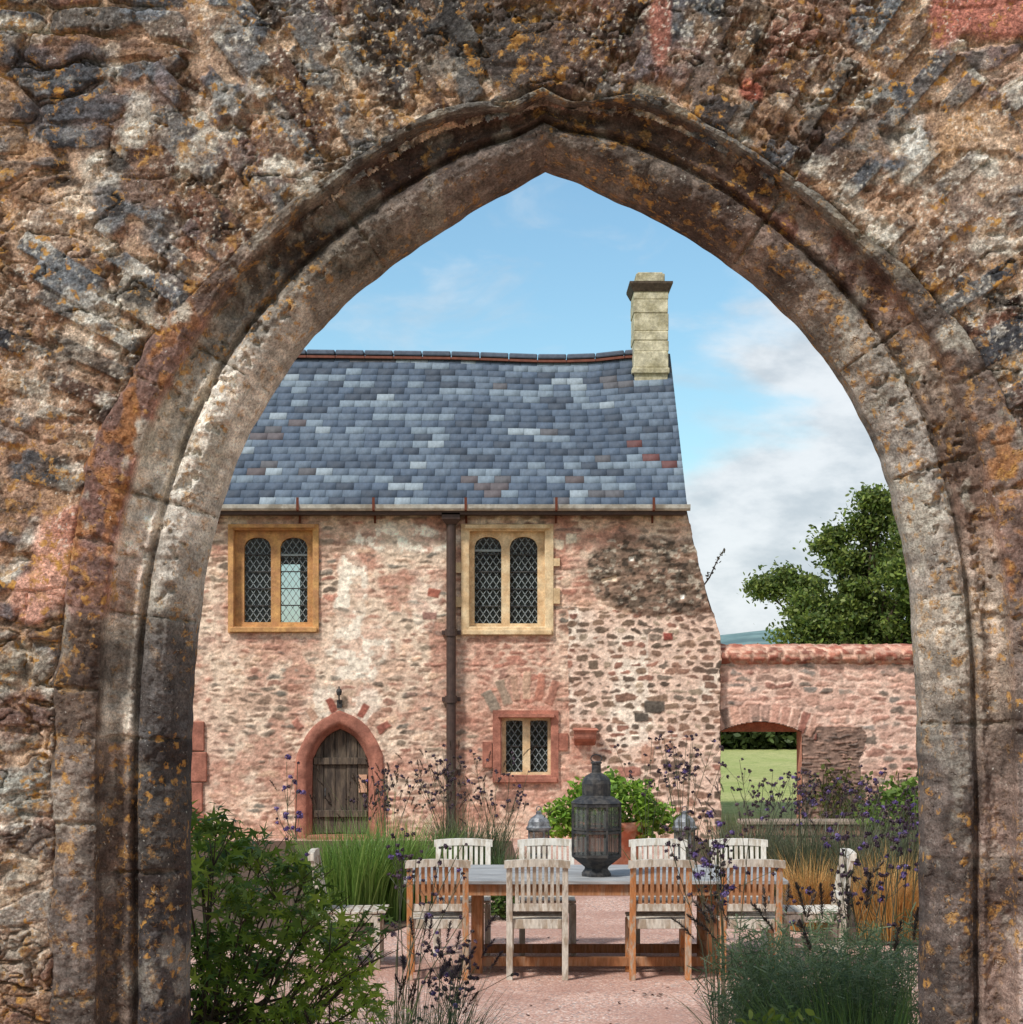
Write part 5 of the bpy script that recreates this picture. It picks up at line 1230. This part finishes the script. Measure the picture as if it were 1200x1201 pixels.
for sx in (-1, 1):
    for sy in (-1, 1):
        mb = MB(); x = sx*.885; y = sy*.40
        mb.box(x-.042, x+.042, y-.042, y+.042, .0, tz-.03); mb.build('leg', M['teak'], tb, bevel=.006)
    x = sx*.885
    for z_, l_ in ((.12, .352), (tz-.06, .5)):
        mb = MB(); mb.bar((x, -l_, z_), (x, l_, z_), .06, .07); mb.build('crossbar', M['teak'], tb, bevel=.004)
for s in (-1, 1):
    mb = MB(); mb.bar((-.84, s*.36, .085), (.84, s*.36, .085), .045, .07); mb.build('stretcher', M['teak'], tb, bevel=.004)

def chair_parts(style):
    """facing +Y; origin on the ground under the seat"""
    root = empty('garden_chair')
    W2 = .228; post, rail, slat, seat = style
    for s in (-1, 1):
        x = s*(W2-.024)
        mb = MB(); mb.bar((x, -.20, 0), (x, -.215, .43), .046, .052, up=(0, 1, 0), w2=.046, h2=.05); mb.bar((x, -.215, .43), (x, -.285, .885), .046, .05, up=(0, 1, 0), w2=.042, h2=.03)
        mb.build('back_post', M[post], root, bevel=.004)
        mb = MB(); mb.box(x-.023, x+.023, .19, .238, 0, .41); mb.build('leg', M[post], root, bevel=.004)
        mb = MB(); mb.bar((x, -.19, .385), (x, .19, .385), .026, .06); mb.bar((x, -.19, .16), (x, .19, .16), .022, .04); mb.build('side_rail', M[post], root, bevel=.003)
    mb = MB(); n = 8
    for k in range(n):   # gently arched top rail
        xa, xb = -W2-.012+(2*W2+.024)*k/n, -W2-.012+(2*W2+.024)*(k+1)/n
        f = lambda x: .895-.012*(x/W2)**2
        yb = -.287; mb.add([(xa, yb-.022, f(xa)-.055), (xb, yb-.022, f(xb)-.055), (xb, yb+.022, f(xb)-.055), (xa, yb+.022, f(xa)-.055), (xa, yb-.026, f(xa)), (xb, yb-.026, f(xb)), (xb, yb+.02, f(xb)), (xa, yb+.02, f(xa))],
              [(3, 2, 1, 0), (4, 5, 6, 7), (0, 1, 5, 4), (2, 3, 7, 6)]+([(0, 4, 7, 3)] if k == 0 else [])+([(1, 2, 6, 5)] if k == n-1 else []))
    mb.build('top_rail', M[rail], root)
    mb = MB(); mb.bar((-W2+.048, -.228, .535), (W2-.048, -.228, .535), .028, .055); mb.build('lower_rail', M[rail], root, bevel=.003)
    mb = MB()
    for k in range(8):
        x = -.150+.300*k/7; mb.bar((x, -.234, .562), (x, -.28, .845), .026, .014, up=(0, 1, 0))
    mb.build('back_slat', M[slat], root)
    mb = MB(); mb.bar((-W2+.05, -.205, .412), (W2-.05, -.205, .412), .028, .07); mb.build('seat_rail', M[rail], root, bevel=.003)
    mb = MB(); mb.bar((-W2+.05, .214, .375), (W2-.05, .214, .375), .026, .07); mb.build('seat_rail', M[rail], root, bevel=.003)
    mb = MB()
    for k in range(7):
        y = -.185+.068*k; mb.box(-W2+.004, W2-.004, y, y+.058, .428-.008*math.sin(math.pi*(k+.5)/7), .446-.008*math.sin(math.pi*(k+.5)/7))
    mb.build('seat', M[seat], root, bevel=.003)
    return root
GC = 'teak garden chairs round the table'
CH = [((513, 14.70), 0.02, ('teakmix', 'silver', 'teak', 'silver'), 'near chair with bright orange slats, leftmost of those backing onto the gravel'),
      ((631, 14.70), -.02, ('silver', 'silver', 'silver', 'silver'), 'silvery grey near chair, the only fully greyed one backing onto the gravel'),
      ((774, 14.70), .015, ('teakmix', 'silver', 'teak', 'silver'), 'near chair with red brown slats directly right of the big table lantern'),
      ((880.5, 14.70), .0, ('teakmix', 'silver', 'teak', 'silver'), 'near chair with red brown slats half hidden by the blue green bush'),
      ((542.5, 16.0), math.pi, ('pale', 'pale', 'pale', 'pale'), 'sunlit white far chair facing the gateway, leftmost across the table'),
      ((642, 16.0), math.pi, ('pale', 'pale', 'pale', 'pale'), 'sunlit white far chair just left of the big table lantern'),
      ((775, 16.0), math.pi, ('pale', 'pale', 'pale', 'pale'), 'sunlit white far chair just right of the big table lantern'),
      ((871, 16.0), math.pi, ('pale', 'pale', 'pale', 'pale'), 'sunlit white far chair nearest the wall opening'),
      ((412, 15.25), -math.pi/2, ('silver', 'silver', 'silver', 'silver'), 'chair at the left end of the table, side on, beside the maple shrub'),
      ((951, 15.25), math.pi/2, ('silver', 'pale', 'silver', 'pale'), 'chair at the right end of the table, side on, before the orange grass')]
proto = {}
for (pp_, dd_), rz_, sty, lb in CH:
    if sty in proto: r_ = copy_tree(proto[sty])
    else: r_ = proto[sty] = chair_parts(sty)
    dd2 = dd_; r_.location = ((pp_-HX)*(dd2-.2 if rz_ < 1 and rz_ > -1 else dd2)/F, dd2, .004); r_.rotation_euler = (0, 0, rz_)
    tag(r_, lb, 'chair', GC)
# ================================================================== lanterns
def big_lantern(loc, s, label, name='table_lantern'):
    root = empty(name, loc, 0, label, 'lantern'); n = 8
    mb = MB(); mb.lathe([(.118, 0), (.118, .02), (.10, .045), (.092, .06), (.10, .075), (.165, .125), (.19, .145), (.19, .155)], n, ph=.5); mb.build('base', M['iron'], root)
    cg = MB(); rb = .192; z0, z1 = .15, .565; a_ = [2*math.pi*(k+.5)/n for k in range(n)]; pts = [(rb*math.cos(t), rb*math.sin(t)) for t in a_]
    for k in range(n):
        (xa, ya), (xb, yb) = pts[k], pts[(k+1) % n]
        cg.bar((xa, ya, z0), (xa, ya, z1), .016, .016)
        for z in (z0+.012, .345, .372, z1-.012): cg.bar((xa, ya, z), (xb, yb, z), .013, .02)
        for q in (.33, .67): cg.bar((xa+(xb-xa)*q, ya+(yb-ya)*q, z0), (xa+(xb-xa)*q, ya+(yb-ya)*q, z1), .004, .006)
    cg.build('cage', M['iron'], root)
    gl = MB(); gl.lathe([(rb-.012, z0+.005), (rb-.012, z1-.005)], n, ph=.5); gl.build('glass', M['lglass'], root)
    mb = MB(); mb.lathe([(.192, .56), (.205, .57), (.19, .582), (.15, .608), (.118, .622), (.112, .63)], n, ph=.5); mb.build('shoulder', M['iron'], root)
    mb = MB(); mb.lathe([(.104, .63), (.106, .68), (.107, .72), (.10, .752), (.08, .778), (.052, .795), (.045, .80)], 24, scallop=.05); mb.build('dome', M['iron'], root)
    mb = MB(); mb.lathe([(.042, .80), (.036, .806), (.034, .872), (.042, .876), (.042, .888), (.02, .892)], 12)
    mb.tube([(.0+.042*math.cos(t), 0, .915+.030*math.sin(t)) for t in np.linspace(-math.pi*.5, math.pi*1.5, 17)], .005, 5, False); mb.build('handle', M['iron'], root)
    root.scale = (s, s, s*.97); return root
big_lantern(((699.5-HX)*14.98/F, 14.98, .7215), 1.0, 'large black metal and glass lantern standing on the table')
def floor_lantern(loc, label):
    root = empty('floor_lantern', loc, 0, label, 'lantern', 'zinc lanterns flanking the pot'); n = 6
    mb = MB(); mb.lathe([(.12, 0), (.12, .03), (.105, .04), (.105, .06)], n); mb.build('base', M['zinc'], root)
    mb = MB()
    for k in range(n):
        t = 2*math.pi*k/n; u = 2*math.pi*(k+1)/n; a_ = (.105*math.cos(t), .105*math.sin(t)); b_ = (.105*math.cos(u), .105*math.sin(u))
        mb.bar((*a_, .05), (*a_, .62), .018, .018)
        for z in (.07, .34, .60): mb.bar((*a_, z), (*b_, z), .012, .02)
    mb.build('cage', M['zinc'], root)
    mb = MB(); mb.lathe([(.097, .06), (.097, .61)], n); mb.build('glass', M['lglass'], root)
    mb = MB(); mb.lathe([(.13, .61), (.135, .635), (.118, .655), (.11, .70), (.085, .735), (.05, .76), (.03, .775), (.03, .80), (.012, .81)], 12, scallop=.07)
    mb.tube([(.026*math.cos(t), 0, .83+.026*math.sin(t)) for t in np.linspace(-1.57, 4.71, 13)], .005, 5, False); mb.build('roof', M['zinc'], root)
    return root
floor_lantern(at(632, 21, .005), 'grey zinc lantern on the ground left of the terracotta pot')
floor_lantern(at(803, 21, .005), 'grey zinc lantern on the ground right of the terracotta pot')
# fallen leaves on the gravel
rng = np.random.RandomState(6); n = 110
C = np.stack([rng.uniform(-.4, 2.4, n), rng.uniform(12.2, 17, n), np.full(n, .012)], 1)
C[:18] = np.stack([rng.normal((770-600)*13.6/F, .05, 18), rng.normal(13.75, .05, 18), np.full(18, .014)], 1)
tag(leaves('fallen_leaves', C, .035, ((74, 54, 44), (92, 66, 50), (60, 46, 40)), rng, M['leaf'], up=6), kind='stuff')

# ================================================================== sky, sun, camera
SUN_EL, SUN_AZ = 50.0, 222.0          # azimuth clockwise from +Y
w = bpy.data.worlds.new('World'); scene.world = w; w.use_nodes = True; nt = w.node_tree; bg = nt.nodes['Background']
sky = nd(nt, 'ShaderNodeTexSky', sky_type='NISHITA'); sky.sun_disc = False; sky.sun_elevation = R(SUN_EL); sky.sun_rotation = R(SUN_AZ); sky.air_density = 1.0; sky.dust_density = .6; sky.ozone_density = 1.5
tc = nd(nt, 'ShaderNodeTexCoord'); sx = nd(nt, 'ShaderNodeSeparateXYZ'); nt.links.new(tc.outputs['Generated'], sx.inputs[0])
mp_ = nd(nt, 'ShaderNodeMapping'); mp_.inputs['Scale'].default_value = (1, 1, 2.2); nt.links.new(tc.outputs['Generated'], mp_.inputs[0])
cn = noi(nt, mp_.outputs[0], 7.5, 8, .55, .25)
# cloud bank low in the sky, heavier to the right of the house; thin wisps higher up
k1 = mth(nt, 'MULTIPLY', sx.outputs['X'], 2.3); k2 = mth(nt, 'MULTIPLY', sx.outputs['Z'], -2.1)
cn = mth(nt, 'ADD', cn, mth(nt, 'MAXIMUM', mth(nt, 'MULTIPLY', sx.outputs['Y'], -.30), 0.0))  # added cloud cover behind the camera, out of view, to whiten the light
f = mth(nt, 'ADD', mth(nt, 'ADD', cn, mth(nt, 'MAXIMUM', mth(nt, 'MINIMUM', mth(nt, 'ADD', k1, k2), .25), -.22)), .16)
cov = mrange(nt, f, .47, .70)
wis = mth(nt, 'MULTIPLY', mrange(nt, noi(nt, mp_.outputs[0], 13, 8, .6, .6), .50, .74), .38)
cov = mth(nt, 'MAXIMUM', cov, wis)
cl = mixc(nt, mrange(nt, noi(nt, mp_.outputs[0], 16, 7, .6), .35, .65), (4.6, 5.1, 5.6, 1), (7.0, 7.3, 7.6, 1))
c = mixc(nt, mth(nt, 'MULTIPLY', cov, .93), mixc(nt, 1, sky.outputs[0], (1.02, 1.26, 1.24, 1), 'MULTIPLY'), cl)
nt.links.new(c, bg.inputs['Color']); bg.inputs['Strength'].default_value = .085
sl = bpy.data.lights.new('sun', 'SUN'); sl.energy = 2.4; sl.angle = R(8); sl.color = (1, .975, .94)
so = bpy.data.objects.new('sun', sl); COL.objects.link(so)
dv = Vector((math.sin(R(SUN_AZ))*math.cos(R(SUN_EL)), math.cos(R(SUN_AZ))*math.cos(R(SUN_EL)), math.sin(R(SUN_EL))))
so.rotation_euler = dv.to_track_quat('Z', 'Y').to_euler()
cam = bpy.data.cameras.new('camera'); co = bpy.data.objects.new('camera', cam); COL.objects.link(co); co.location = (0, 0, HC); co.rotation_euler = (math.pi/2, 0, 0)
cam.sensor_fit = 'VERTICAL'; cam.sensor_height = 36; cam.sensor_width = 36; cam.lens = 36*F/1201; cam.shift_y = (HY-600.5)/1201; cam.clip_start = .1; cam.clip_end = 6000
scene.camera = co
vs = scene.view_settings; vs.view_transform = 'Standard'; vs.look = 'None'; vs.exposure = 0.55; vs.gamma = 1
scene.cycles.use_denoising = True; scene.cycles.max_bounces = 8; scene.cycles.transparent_max_bounces = 16
